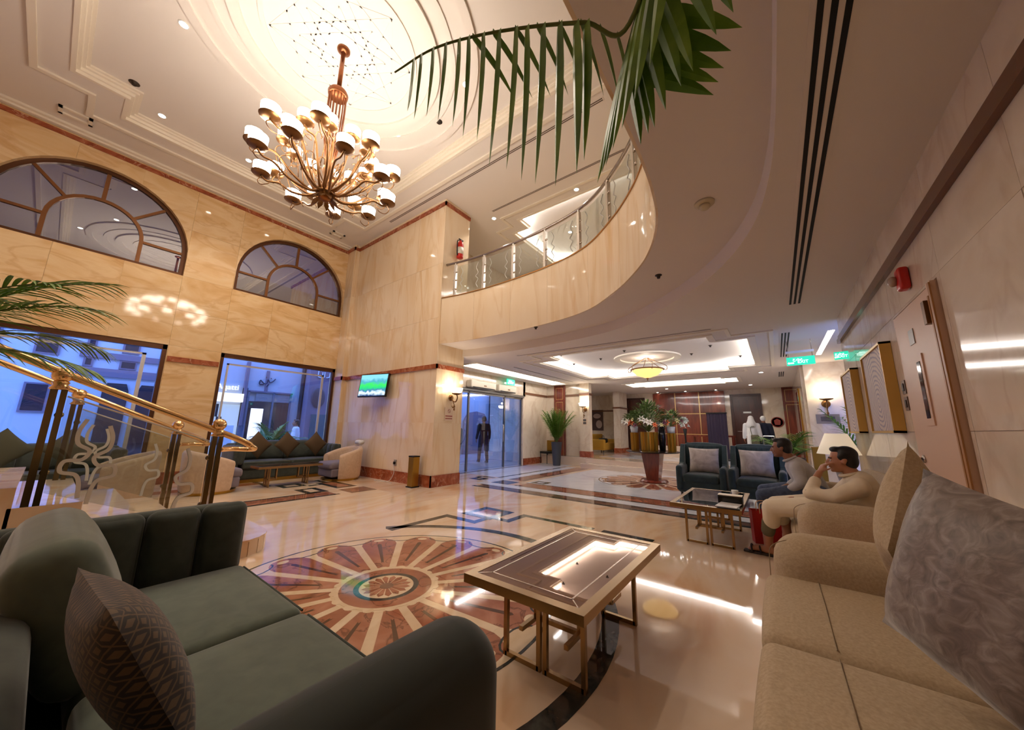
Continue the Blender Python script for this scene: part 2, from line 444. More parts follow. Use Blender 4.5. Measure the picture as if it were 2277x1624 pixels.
strip('trim_4', M_RED, [(XL,YT-0.175,6.6,-9.82,YT-0.14,6.69),(-9.85,YT-0.175,6.6,-9.82,YT,6.69),(-9.85,YT-0.035,6.6,-5.895,YT,6.69),(-5.93,YT-0.035,6.6,-5.895,5.88,6.69)])
strip('trim_5', M_RED, [(XL,YT-0.175,2.55,-9.82,YT-0.14,2.65),(-9.85,YT-0.175,2.55,-9.82,YT,2.65),(-9.85,YT-0.035,2.55,-5.895,YT,2.65),(-5.93,YT-0.035,2.55,-5.895,5.88,2.65)])
strip('baseboard_back', M_RED, [(XL,YT-0.165,0,-9.825,YT-0.14,0.24),(-9.85,YT-0.025,0,-5.905,YT,0.24),(-5.93,YT-0.025,0,-5.905,5.88,0.24)])

# ---------------------------------------------------------------- right wall
RW = rect(-5.6,0,6.85,3.0)
wall_right = struct(MB().box(XR+0.02,-5.6,0,XR+0.3,6.83,3.0).obj('wall_right', M_CREAM))
DOOR = rect(3.15,0,4.15,2.21)
clad('marble_panel', [RW,[(a,b+0.001) for a,b in DOOR]], [-3.0,-1.5,0.0,1.2,2.2,3.1,4.2,5.05,5.95], [1.28,2.23,2.6], M_RIGHT, M_CREAM, wall_right)
clad('marble_panel', [rect(XR,0,1.2,3.0)], [], [1.28,2.6], MX((0,6.85,0),(1,0,0),(0,0,1),(0,-1,0)), M_CREAM, wall_right)
strip('trim_6', mat('brown_marble_trim',(104,64,44),0.15), [(XR-0.035,-5.6,2.57,XR,6.88,2.63),(XR-0.02,-5.6,2.65,XR,6.87,2.68)])
strip('baseboard_right', M_RED, [(XR-0.025,-5.6,0,XR,3.15,0.2),(XR-0.025,4.17,0,XR,6.87,0.2)])
# service door in the right wall
M_DOORP = mat('pink_beige_door', (205,168,138), 0.45); M_GOLDF = mat('gold_frame', (172,122,42), 0.3, 0.9)
door = struct(MB().box(XR-0.012,3.24,0.005,XR+0.02,4.08,2.12).obj('door_1', M_DOORP))
fr = MB().box(XR-0.03,3.16,0,XR+0.02,3.235,2.2).box(XR-0.004,4.085,0,XR+0.02,4.14,2.2).box(XR-0.006,3.235,2.125,XR+0.02,4.14,2.2)
fr.obj('door_frame', M_DOORP, door); MB().box(XR-0.038,3.155,0,XR-0.03,3.185,2.19).box(XR-0.034,3.215,0.0,XR-0.03,3.235,2.12).obj('gold_jamb', mat('jamb_gold',(164,112,56),0.45), door)
MB().box(XR-0.02,3.6,1.32,XR-0.012,3.76,1.82).obj('vision_frame', M_DOORP, door)
MB().box(XR-0.023,3.645,1.37,XR-0.018,3.715,1.77).obj('vision_pane', mat('dark_pane',(52,44,38),0.08), door)
hd = MB(); hd.tube([(XR-0.012,3.985,1.08),(XR-0.07,3.985,1.08)],0.011).tube([(XR-0.07,3.985,1.08),(XR-0.07,4.11,1.085)],0.01).tube([(XR-0.012,3.985,1.08),(XR-0.02,3.985,1.08)],0.028,14)
hd.obj('door_handle', mat('steel',(190,185,178),0.25,1.0), door, smooth=True)
MB().box(XR-0.018,3.97,0.9,XR-0.012,4.0,1.0).obj('lock_plate', MATS['steel'], door)
MB().box(XR-0.05,3.25,1.95,XR-0.012,3.3,2.1).obj('door_closer', mat('bronze_dark',(120,84,48),0.4,0.5), door)

# ---------------------------------------------------------------- floor and inlays
fl = MB().box(-10.6,-5.6,-0.06,1.8,5.4,0).box(-7.3,5.4,-0.06,2.1,11.3,0).box(-7.3,11.3,-0.06,-5.3,12.2,0)
floor = struct(fl.obj('floor', M_FLOOR))
ZI = 0.0015
def inlay(name, polys, mt, z=ZI, parent=None):
    mb = MB()
    for p in polys: mb.prism(p, -0.004, z)
    return mb.obj(name, mt, parent or floor)
def R4(x0,y0,x1,y1): return [(x0,y0),(x1,y0),(x1,y1),(x0,y1)]
def frame(x0,y0,x1,y1,t): return [R4(x0,y0,x1,y0+t),R4(x0,y1-t,x1,y1),R4(x0,y0+t,x0+t,y1-t),R4(x1-t,y0+t,x1,y1-t)]
def ring_seg(name, c, r0, r1, a0, a1, mt, n=10, z=ZI):
    p = [(c[0]+r1*math.cos(a0+(a1-a0)*i/n), c[1]+r1*math.sin(a0+(a1-a0)*i/n)) for i in range(n+1)]
    q = [(c[0]+r0*math.cos(a0+(a1-a0)*i/n), c[1]+r0*math.sin(a0+(a1-a0)*i/n)) for i in range(n+1)]
    mb = MB()
    for i in range(n): mb.prism([q[i],p[i],p[i+1],q[i+1]], -0.004, z)
    return mb.obj(name, mt, floor)
def medallion(c, R, full=True):
    """round inlaid rosette: ring, rust petals, cream spokes, inner flower"""
    N = 16; rot = math.radians(-7)
    ring_seg('medallion_ring', c, R*0.985, R, 0, 2*PI, M_DARK, 64)
    ring_seg('medallion_ground', c, 0.0001, R*0.985, 0, 2*PI, M_INCREAM, 64, z=0.0008)
    proto = {}
    def put(nm, key, polys, mt, z, a):
        if key not in proto:
            mb = MB()
            for p in polys: mb.prism(p, -0.004, z)
            proto[key] = mb.mesh(nm, mt)
        o = D.objects.new(nm, proto[key]); COL.objects.link(o); o.location = (c[0],c[1],0); o.rotation_euler.z = a; o.parent = floor
    for k in range(N):
        a = rot+2*PI*k/N
        da = PI/N
        r0, r1, r2 = 0.30*R, 0.80*R, 0.955*R
        g = 0.022*R
        # petal: straight sides to r1 then rounded tip
        w0 = r0*math.sin(da)-g; w1 = r1*math.sin(da)-g*1.15
        pet = [(r0,-w0),(r1,-w1)]+[(r1+(r2-r1)*math.cos(t), w1*math.sin(t)) for t in [(-PI/2)+PI*i/10 for i in range(1,10)]]+[(r1,w1),(r0,w0)]
        put('petal', 'p', [pet], M_PETAL, 0.0013, a)
        put('petal_vein', 'v', [[(r0*1.3,-0.008*R),(r1,-0.016*R),(r1*1.02,0.0),(r1,0.016*R),(r0*1.3,0.008*R),(r0*1.35,0)]], mat('dark_vein_marble',(86,58,42),0.06), 0.0017, a)
        put('petal_eye', 'e', [[(0.9*R+0.026*R*math.cos(t), 0.04*R*math.sin(t)) for t in [2*PI*i/12 for i in range(12)]]], M_INCREAM, 0.0018, a)
        put('spoke', 's', [[(r0,-g*0.9),(r1,-g*1.05),(r1,g*1.05),(r0,g*0.9)]], M_INCREAM, 0.0012, a+da)
        arc = [(0.975*R*math.cos(t)-0.0, 0.975*R*math.sin(t)) for t in [0]]
        cx = R*0.93; rr = 0.13*R
        loop = []
        for i in range(8):
            t0 = PI*0.5+PI*i/8; t1 = PI*0.5+PI*(i+1)/8
            loop.append([(cx+rr*0.55*math.cos(t0),rr*math.sin(t0)),(cx+(rr*0.55-0.012*R)*math.cos(t0),(rr-0.012*R)*math.sin(t0)),(cx+(rr*0.55-0.012*R)*math.cos(t1),(rr-0.012*R)*math.sin(t1)),(cx+rr*0.55*math.cos(t1),rr*math.sin(t1))])
        put('scallop_line', 'l', loop, M_DARK, 0.0014, a+da)
        if full:
            put('inner_petal', 'ip', [[(0.04*R,-0.006*R),(0.115*R,-0.019*R),(0.14*R,0),(0.115*R,0.019*R),(0.04*R,0.006*R)]], M_PETAL, 0.003, a)
            put('inner_scallop', 'is', [[(0.285*R+0.025*R*math.cos(t), 0.03*R*math.sin(t)) for t in [2*PI*i/10 for i in range(10)]]], M_INCREAM, 0.0021, a)
    ring_seg('inner_disc', c, 0.0001, 0.285*R, 0, 2*PI, M_INCREAM, 40, z=0.0019)
    ring_seg('inner_ring', c, 0.185*R, 0.262*R, 0, 2*PI, M_PETAL, 40, z=0.0025)
    ring_seg('inner_ring', c, 0.155*R, 0.185*R, 0, 2*PI, M_DARK, 40, z=0.0025)
    ring_seg('inner_ring', c, 0.0001, 0.04*R, 0, 2*PI, M_BROWN, 16, z=0.0032)
medallion((-2.6,1.83), 1.33)
ring_seg('outer_ring', (-2.6,1.83), 1.66, 1.77, math.radians(-120), math.radians(147), M_DARK, 60)
# stepped dark frame with corner square around the near rosette
t = 0.11
inlay('frame_square', frame(-3.87,3.91,-3.30,4.485,0.12), M_DARK)
inlay('square_heart', [R4(-3.75,4.03,-3.42,4.365)], M_PETAL)
inlay('frame_band', [R4(-3.98,2.74,-3.87,3.74),R4(-3.87,3.63,-3.33,3.74),R4(-3.44,3.74,-3.33,3.91)], M_DARK)
inlay('frame_band', [R4(-3.30,3.97,-3.02,4.08),R4(-3.13,4.08,-3.02,4.48),R4(-3.02,4.38,-2.0,4.48)], M_DARK)
inlay('frame_band', [R4(-1.88,4.38,-1.26,4.48)], M_DARK)
# broad bands in front of the central floor
def bands(y0, y1, x0, x1):
    h = (y1-y0)
    inlay('dark_band', [R4(x0,y0,x1,y0+0.09)], M_DARK)
    inlay('brown_band', [R4(x0+0.1,y0+0.09,x1,y1-0.07)], M_BROWN)
    inlay('dark_band', [R4(x0,y1-0.07,x1,y1)], M_DARK)
bands(5.86,6.2,-5.5,0.85)
inlay('white_band', [R4(-5.7,6.2,0.85,6.5)], M_WHITE)
inlay('dark_band', [R4(-4.82,6.5,0.85,6.57)], M_DARK)
inlay('rust_band', [R4(-4.75,6.57,0.85,6.98)], M_PETAL)
inlay('dark_band', [R4(-4.82,6.98,0.85,7.05)], M_DARK)
inlay('white_field', [R4(-4.85,7.05,0.85,10.93)], M_WHITE, z=0.001)
inlay('rust_band', [R4(-5.42,7.2,-5.1,10.93)], M_PETAL)
inlay('dark_band', [R4(-5.5,7.2,-5.42,10.93)], M_DARK)
inlay('dark_band', [R4(-5.1,7.2,-5.03,10.93)], M_DARK)
inlay('white_band', [R4(-5.82,6.55,-5.5,10.93)], M_WHITE)
inlay('dark_band', [R4(-5.92,7.25,-5.82,10.93)], M_DARK)
inlay('frame_square', frame(-5.5,6.5,-5.0,6.98,0.13), M_DARK)
inlay('square_heart', [R4(-5.37,6.63,-5.13,6.85)], M_BROWN)
inlay('frame_square', frame(-4.78,7.1,-4.4,7.45,0.1), M_DARK)
inlay('frame_square', frame(-6.3,6.6,-5.92,6.95,0.12), M_DARK)
inlay('frame_square', frame(-6.75,6.1,-6.4,6.4,0.1), M_DARK)
inlay('dark_band', [R4(-6.3,7.1,-5.92,7.2),R4(-6.4,6.95,-6.3,7.2)], M_DARK)
inlay('dark_band', [R4(-7.22,7.0,-7.12,10.4)], M_DARK)
inlay('white_field', [R4(-7.12,7.3,-5.92,11.9)], M_WHITE, z=0.001)
medallion((-2.6,9.35), 1.32, full=False)
# lounge inlays by the windows
inlay('dark_band', [R4(-7.1,0.2,-7.02,3.34)], M_DARK); inlay('rust_band', [R4(-7.02,0.2,-6.68,3.45)], M_PETAL); inlay('dark_band', [R4(-6.68,0.2,-6.6,3.5)], M_DARK)
inlay('frame_square', frame(-7.64,3.1,-7.05,3.5,0.11), M_DARK)
inlay('frame_square', frame(-7.08,3.69,-6.56,4.22,0.1), M_BROWN); inlay('square_heart', [R4(-6.98,3.79,-6.66,4.12)], M_PETAL)
inlay('frame_square', frame(-8.2,3.75,-7.25,4.18,0.1), M_DARK); inlay('square_heart', [R4(-8.1,3.85,-7.35,4.08)], M_PETAL)
inlay('frame_square', frame(-8.45,3.05,-8.0,3.5,0.11), M_DARK)
inlay('dark_band', [R4(-9.3,2.9,-8.45,3.0),R4(-8.0,3.5,-7.9,3.75),R4(-8.6,3.9,-8.2,4.0)], M_DARK)
inlay('rust_band', [R4(-9.2,-0.5,-8.85,2.9)], M_PETAL)
# ---------------------------------------------------------------- upper ceiling
ZC = 6.78
def cross(cx, cy, hx, hy, nx, ny):
    return [(cx-hx+nx,cy-hy),(cx+hx-nx,cy-hy),(cx+hx-nx,cy-hy+ny),(cx+hx,cy-hy+ny),(cx+hx,cy+hy-ny),(cx+hx-nx,cy+hy-ny),
            (cx+hx-nx,cy+hy),(cx-hx+nx,cy+hy),(cx-hx+nx,cy+hy-ny),(cx-hx,cy+hy-ny),(cx-hx,cy-hy+ny),(cx-hx+nx,cy-hy+ny)]
def ribbon(mb, A, za, B, zb, closed=True):
    n = len(A)
    mb.add([(x,y,za) for x,y in A]+[(x,y,zb) for x,y in B], [(i,(i+1)%n,n+(i+1)%n,n+i) for i in range(n if closed else n-1)])
P1 = cross(-4.76,1.8,4.32,2.4,0.65,0.6)
P2 = cross(-3.2,8.4,2.3,1.6,0.5,0.45)
mb = MB(); v, f = fill([R4(-10.7,-5.6,1.3,12.2),P1,P2]); mb.add([(x,y,ZC) for x,y,_ in v], f)
ribbon(mb,P1,ZC,P1,6.94); mb.box(-9.2,-0.8,6.94,0,4.4,6.96)
ribbon(mb,P2,ZC,P2,6.98); mb.box(-5.6,6.7,6.98,-0.8,10.1,7.0)
mb.box(-10.7,-5.6,7.05,1.3,12.2,7.15)  # unseen roof slab, added to block sky light
ceiling = struct(mb.obj('ceiling', M_CEIL))
def mould(P, prof, name, parent=ceiling):
    """stepped moulding swept round a closed outline; prof: (outward offset, z)"""
    mb = MB()
    for (d0,z0),(d1,z1) in zip(prof, prof[1:]+prof[:1]): ribbon(mb, offset(P,d0), z0, offset(P,d1), z1)
    return mb.obj(name, M_MOLD, parent)
mould(P1, [(0.05,ZC),(0.05,6.765),(-0.006,6.765),(-0.006,6.82),(-0.045,6.82),(-0.045,6.87),(-0.09,6.87),(-0.09,6.905),(-0.13,6.905),(-0.13,6.939)], 'coffer_moulding')
mould(P1, [(0.36,ZC),(0.36,6.745),(0.44,6.745),(0.44,ZC)], 'flat_moulding')
mould(P2, [(0.05,ZC),(0.05,6.765),(-0.006,6.765),(-0.006,6.83),(-0.05,6.83),(-0.05,6.86)], 'coffer_moulding')
mould(P2, [(0.30,ZC),(0.30,6.75),(0.37,6.75),(0.37,ZC)], 'flat_moulding')
MB().box(XL,-5.6,6.70,XL+0.10,4.9,6.78).box(XL,-5.6,6.735,XL+0.17,4.9,6.78).obj('crown_moulding', M_MOLD, ceiling)
for x0, x1, y0, y1 in ((-9.85,-9.6,-0.75,-0.35),(-9.85,-9.62,4.1,4.45)):      # sunk corner squares
    MB().box(x0,y0,6.75,x1,y0+0.05,6.78).box(x0,y1-0.05,6.75,x1,y1,6.78).box(x0,y0,6.75,x0+0.05,y1,6.78).box(x1-0.05,y0,6.75,x1,y1,6.78).obj('corner_moulding', M_MOLD, ceiling)
# round rosette of the chandelier
CC = (-4.76,1.86)
def ring3(mb, c, r0, r1, z0, z1, n=64):
    a = [(c[0]+r1*math.cos(2*PI*i/n), c[1]+r1*math.sin(2*PI*i/n)) for i in range(n)]
    b = [(c[0]+r0*math.cos(2*PI*i/n), c[1]+r0*math.sin(2*PI*i/n)) for i in range(n)]
    ribbon(mb,a,z1,a,z0); ribbon(mb,a,z0,b,z0); ribbon(mb,b,z0,b,z1)
for r0, r1, h in ((1.93,2.06,0.035),(1.62,1.70,0.02),(1.30,1.45,0.045),(1.02,1.08,0.02)):
    mb = MB(); ring3(mb, CC, r0, r1, 6.94-h, 6.94); mb.obj('rosette_ring', M_CEIL, ceiling, smooth=False)
def star(mb, r, k, n, z, wd=0.02):
    P = [(CC[0]+r*math.cos(2*PI*i/n+0.2), CC[1]+r*math.sin(2*PI*i/n+0.2)) for i in range(n)]
    for i in range(n): mb.bar((*P[i],z),(*P[(i+k)%n],z), wd, 0.005)
for r, k, n in ((0.98,3,8),(0.98,2,8),(0.6,3,8)):
    mb = MB(); star(mb, r, k, n, 6.938); mb.obj('rosette_lattice', M_CEIL, ceiling)
# cove light of the mezzanine coffer
def cove(P, z0, z1, label, ins=0.012):
    mb = MB(); A = offset(P,-ins); ribbon(mb, A, z0, A, z1); ribbon(mb, offset(P,-ins+0.006), z0, offset(P,-ins+0.006), z1); ribbon(mb, A, z0, offset(P,-ins+0.006), z0); ribbon(mb, A, z1, offset(P,-ins+0.006), z1)
    return tag(mb.obj('cove_light', M_LED), label, 'light')
cove(P2, 6.87, 6.96, 'white cove light strip round the coffer above the mezzanine', 0.02)
def slot(x0, y0, x1, y1, z, n, label, dark=M_BLACK):
    """linear air diffuser: frame with n dark slots"""
    along_y = (y1-y0) > (x1-x0)
    t = thing('linear_air_diffuser', label, 'air vent', ((x0+x1)/2,(y0+y1)/2,z))
    hx, hy = (x1-x0)/2, (y1-y0)/2
    MB().box(-hx,-hy,-0.004,hx,hy,0).obj('diffuser_frame', M_LOWC, t)
    wd = (2*hx if along_y else 2*hy)/(2*n+1)
    for i in range(n):
        a = -(hx if along_y else hy)+wd*(2*i+1)
        (MB().box(a,-hy+0.02,-0.007,a+wd,hy-0.02,-0.0035) if along_y else MB().box(-hx+0.02,a,-0.007,hx-0.02,a+wd,-0.0035)).obj('slot', dark, t)
    return t
M_SLOTG = mat('grey_slot', (96,84,76), 0.8)
slot(-7.95,4.77,-1.8,4.86,ZC,2,'long slot air diffuser in the high ceiling beside the chandelier coffer', M_SLOTG)
slot(-5.35,6.05,-1.85,6.13,ZC,2,'slot air diffuser in the high ceiling above the mezzanine rail', M_SLOTG)
M_LAMPW = emis('downlight_glow', (1.0,0.92,0.78), 30)
def downlight(x, y, z, label, power, color=WARM, grp='recessed ceiling downlights', r=0.05, ang=110):
    t = thing('downlight', label, 'light', (x,y,z), 0, grp)
    mb = MB(); n = 20
    mb.lathe([(r*1.3,0),(r*1.3,-0.006),(r,-0.008),(r,-0.001)], n); mb.obj('trim_ring', M_WHITEP, t)
    MB().lathe([(r,-0.0035),(0.0001,-0.0035)], n).obj('lamp_lens', M_LAMPW, t)
    if power:
        s = light('downlight_bulb', 'SPOT', (0,0,-0.02), power, color, t, 0.05, spot_size=math.radians(ang), spot_blend=0.6)
    return t
for i, (x, y, s) in enumerate([(-8.68,0.41,'near the left coffer step'),(-8.68,1.77,'left of the chandelier'),(-8.68,3.15,'behind the chandelier toward the corner'),(-5.46,3.36,'right behind the chandelier'),(-3.62,3.36,'among the palm tips'),(-6.31,0.3,'beside the rosette ring on the window side'),
        (-4.76,-0.3,'over the stair'),(-8.68,-2.5,'behind the stair'),(-4.76,-2.8,'far behind the camera')]):
    downlight(x, y, 6.94 if y > -0.6 else ZC, 'lit recessed downlight in the high ceiling, '+s, LP['down'])
for i, (x, y, s) in enumerate([(-3.2,6.6,'first from the corner'),(-5.5,6.35,'beside the fire extinguisher pier'),(-4.3,8.4,'inside the bright coffer'),(-2.2,8.4,'inside the coffer far end')]):
    downlight(x, y, ZC if y < 7 else 6.98, 'lit downlight over the mezzanine, '+s, LP['down']*0.8, COOL)
for x, y, s in ((-3.4,14.9,'left of the flower stand, added to brighten reception'),(-0.6,15.0,'above the guests, added to brighten reception'),(-7.6,14.4,'in the side lounge'),(-0.2,12.0,'near the corridor, added to brighten reception')):  # added lamps that brighten reception; only the side lounge one is a known lamp
    downlight(x, y, 2.95, 'lit downlight in the reception ceiling '+s, 26, COOL, 'reception ceiling downlights', 0.05, 130)
def sprinkler(x, y, z, label, r=0.05):
    t = thing('sprinkler_head', label, 'sprinkler', (x,y,z), 0, 'dark sprinkler heads and speakers in the ceilings')
    MB().lathe([(r,0),(r,-0.006),(r*0.55,-0.012),(r*0.5,-0.03),(r*0.2,-0.035),(0.0001,-0.035)],16).obj('escutcheon', mat('dark_bronze',(58,48,40),0.5,0.4), t, smooth=True)
    MB().lathe([(r*0.45,-0.036),(r*0.45,-0.042),(0.0001,-0.042)],12).obj('deflector', MATS['dark_bronze'], t)
sprinkler(-8.18,0.0,6.94,'dark ceiling speaker beside the left coffer step',0.07); sprinkler(-4.54,3.58,6.94,'dark sprinkler on the high ceiling right of the chandelier',0.06)

# ---------------------------------------------------------------- mezzanine: curved fascia, soffit, floor
FP = spline([(-5.93,5.08),(-5.3,5.18),(-4.46,5.22),(-3.24,5.14),(-2.28,4.90),(-1.60,4.40),(-1.12,3.88),(-0.86,3.46),(-0.69,3.02),(-0.615,2.6),(-0.585,2.2),(-0.575,1.5),(-0.575,0.0),(-0.575,-2.5),(-0.575,-5.5)], 8)
FP = [(p.x,p.y) for p in [Vector((q[0],q[1])) for q in FP]]
ZS, ZL, ZM = 3.12, 2.95, 4.2
def sweep(name, L1, L2, z0, z1, mt, parent=None):
    mb = MB(); n = len(L1); f4 = [(i,i+1,n+i+1,n+i) for i in range(n-1)]
    for (A,za),(B,zb) in (((L1,z0),(L1,z1)),((L2,z0),(L2,z1)),((L1,z0),(L2,z0)),((L1,z1),(L2,z1))):
        mb.add([(p[0],p[1],za) for p in A]+[(p[0],p[1],zb) for p in B], f4)
    for i in (0,n-1): mb.add([(L1[i][0],L1[i][1],z0),(L2[i][0],L2[i][1],z0),(L2[i][0],L2[i][1],z1),(L1[i][0],L1[i][1],z1)], [(0,1,2,3)])
    return mb.obj(name, mt, parent, ang=30)
F1 = path_offset(FP, 0.02); F2 = path_offset(FP, 0.30)
wall_mezz = struct(sweep('wall_mezzanine', F1, F2, ZS+0.07, ZM-0.02, M_TV))
# marble panels along the curve
acc = 0; start = 0
for i in range(1, len(FP)):
    acc += (Vector(FP[i])-Vector(FP[i-1])).length
    if acc > 0.86 or i == len(FP)-1:
        seg = FP[start:i+1]
        a = Vector(seg[0]); b = Vector(seg[1]); seg = [tuple(a+(b-a).normalized()*0.003)]+list(seg[1:])
        sweep('fascia_panel', seg, path_offset(seg,0.02), ZS, ZM, M_TV, wall_mezz); start = i; acc = 0
sweep('edge_strip', path_offset(FP,-0.015), path_offset(FP,0.10), ZM, ZM+0.02, mat('brass_strip',(176,128,72),0.3,0.8), wall_mezz)
OFF = path_offset(FP, 0.74); 
soff = MB(); n = len(FP)
for z in (ZS, ZS+0.05): soff.add([(p[0],p[1],z) for p in F1]+[(p[0],p[1],z) for p in path_offset(FP,0.9)], [(i,i+1,n+i+1,n+i) for i in range(n-1)])
struct(soff.obj('ceiling_soffit', M_LOWC))
OFL = [(p.x,p.y) for p in OFF]
# low ceiling with its coffers
PA = cross(-2.5,9.0,2.25,2.1,0.6,0.5)
PB = R4(-6.75,6.6,-6.15,11.5)
PC = cross(-2.6,13.2,1.75,0.75,0.4,0.25)
PD = R4(0.84,7.6,0.93,9.9)
outer = [(-5.95,5.80)]+OFL[1:]+[(0.9,-5.5),(0.9,6.85),(2.1,6.85),(2.1,17.6),(-10.2,17.6),(-10.2,12.1),(-7.5,12.1),(-7.5,5.8)]
mb = MB(); v, f = fill([outer,PA,PB,PC,PD]); mb.add([(x,y,ZL) for x,y,_ in v], f)
nO = len(OFL); ribbon(mb, OFL, ZL, OFL, ZS+0.02, closed=False)
for P, h in ((PA,0.2),(PB,0.16),(PC,0.16),(PD,0.12)):
    ribbon(mb,P,ZL,P,ZL+h); xs = [p[0] for p in P]; ys = [p[1] for p in P]; mb.box(min(xs)-0.05,min(ys)-0.05,ZL+h,max(xs)+0.05,max(ys)+0.05,ZL+h+0.02)
low = struct(mb.obj('ceiling_low', M_LOWC))
mould(PA, [(0.10,ZL),(0.10,ZL-0.02),(-0.006,ZL-0.02),(-0.006,ZL+0.04),(-0.03,ZL+0.04),(-0.03,ZL+0.01)], 'coffer_moulding', low)
mould(PA, [(0.30,ZL),(0.30,ZL-0.02),(0.36,ZL-0.02),(0.36,ZL)], 'flat_moulding', low)
mould(PB, [(0.06,ZL),(0.06,ZL-0.02),(-0.006,ZL-0.02),(-0.006,ZL+0.01)], 'flat_moulding', low)
mould(PC, [(0.10,ZL),(0.10,ZL-0.02),(-0.006,ZL-0.02),(-0.006,ZL+0.01)], 'flat_moulding', low)
cove(PA, ZL+0.07, ZL+0.13, 'bright cove light strip round the coffer over the flower table')
cove(PB, ZL+0.05, ZL+0.11, 'straight cove light strip over the entrance')
cove(PC, ZL+0.055, ZL+0.105, 'cove light strip round the coffer before reception')
cove(PD, ZL+0.03, ZL+0.06, 'narrow cove light recess beside the exit sign')
# shallow dome ring above the bowl pendant
LB = (-2.55,9.2)
mb = MB(); ring3(mb, LB, 0.66, 0.82, ZL+0.165, ZL+0.2, 40); mb.obj('dome_ring', M_MOLD, low)
mb = MB(); mb.lathe([(0.66,0),(0.5,0.08),(0.0001,0.13)],40,(LB[0],LB[1],ZL+0.185)); 
slot(-4.75,6.4,-0.7,6.47,ZL,1,'slot air diffuser across the low ceiling before the lit coffer', M_SLOTG)
slot(0.27,1.2,0.43,5.75,ZL,3,'long three slot air diffuser running along the low ceiling to the right')
slot(0.20,7.35,0.36,9.75,ZL,3,'three slot air diffuser beside the hanging exit sign')
slot(0.18,12.1,0.34,13.2,ZL,3,'short three slot air diffuser near reception')
slot(-5.75,7.6,-5.67,11.2,ZL,1,'slot air diffuser beside the entrance cove light', M_SLOTG)
for x, y, z, s in ((-3.4,5.2,ZS,'on the curved soffit near the pier'),(-0.97,4.2,ZS,'on the curved soffit below the mezzanine bend'),(-4.25,7.7,3.15,'in the near left corner of the lit coffer'),(-4.55,9.0,3.15,'along the left side of the lit coffer'),(-3.6,8.7,3.15,'left of the bowl pendant'),(-2.75,8.1,3.15,'in front of the bowl pendant'),(-1.5,9.3,3.15,'right of the bowl pendant'),(-0.55,10.2,3.15,'in the far right corner of the lit coffer'),(-1.0,8.6,3.15,'on the right of the lit coffer')):
    sprinkler(x, y, z, 'small dark sprinkler '+s, 0.04)
# smoke detector on the soffit
t = thing('smoke_detector', 'round cream smoke detector under the mezzanine soffit', 'smoke detector', (-0.30,3.0,ZS))
MB().lathe([(0.075,0),(0.075,-0.012),(0.06,-0.02),(0.045,-0.022)],24).obj('base', mat('cream_plastic',(205,192,160),0.5), t, smooth=True)
MB().lathe([(0.04,-0.02),(0.042,-0.04),(0.03,-0.055),(0.0001,-0.058)],24).obj('sensor', MATS['cream_plastic'], t, smooth=True)
# mezzanine floor and its rear walls
mz = [(p.x,p.y) for p in path_offset(FP,0.28)]
struct(MB().prism(mz+[(1.3,-5.5),(1.3,12.0),(-5.98,12.0)], 3.4, ZM-0.02).obj('floor_mezzanine', mat('mezzanine_floor',(190,165,135),0.3)))
struct(MB().box(-10.6,12.0,3.0,1.3,12.2,7.0).obj('wall_mezzanine_rear', M_CREAM))
struct(MB().box(-7.6,5.86,3.1,-7.4,12.0,7.0).obj('wall_mezzanine_left', M_CREAM))
struct(MB().box(1.2,-5.6,3.0,1.4,12.2,7.0).obj('wall_mezzanine_right', M_CREAM))
# wall behind the camera closes the hall
struct(MB().box(-10.6,-5.8,0,1.4,-5.6,7.0).obj('wall_front', M_TV))

# ---------------------------------------------------------------- entrance glazing and the walls beyond
XE = -7.28
we = struct(MB().box(XE-0.22,5.86,2.42,XE,10.45,3.1).box(XE-0.22,10.32,0,XE,12.1,3.1).obj('wall_entrance', M_CREAM))
MB().box(XE-0.3,5.9,2.36,XE+0.03,10.35,2.44).obj('door_header', mat('grey_alu',(120,116,112),0.3,0.7), we)
dr = struct(MB().box(XE-0.12,5.9,0,XE-0.06,5.96,2.38).box(XE-0.12,7.55,0,XE-0.06,7.6,2.38).box(XE-0.12,9.3,0,XE-0.06,9.35,2.38).box(XE-0.12,10.28,0,XE-0.06,10.34,2.38).box(XE-0.12,5.9,2.3,XE-0.06,10.34,2.38).obj('door_2', MATS['grey_alu']))
for a, b in ((5.96,7.55),(7.6,9.3),(9.35,10.28)):
    MB().box(XE-0.095,a,0.01,XE-0.085,b,2.3).obj('door_pane', M_GLASS, dr)
MB().tube([(XE-0.05,9.22,0.8),(XE-0.02,9.22,0.85),(XE-0.02,9.22,1.35),(XE-0.05,9.22,1.4)],0.014).obj('door_handle', MATS['steel'], dr, smooth=True)
struct(MB().box(XE-0.01,10.35,0,XE+0.025,11.95,0.22).box(XE,11.925,0,-5.72,11.95,0.22).obj('baseboard_entrance', M_RED))
wb = struct(MB().box(XE-0.2,11.95,0,-5.75,12.15,3.1).obj('wall_entrance_end', M_CREAM))
struct(MB().box(XE,11.92,2.5,-5.72,11.95,2.58).box(XE-0.0,10.4,2.5,XE+0.03,11.95,2.58).obj('trim_7', mat('brown_belt',(120,82,60),0.2)))
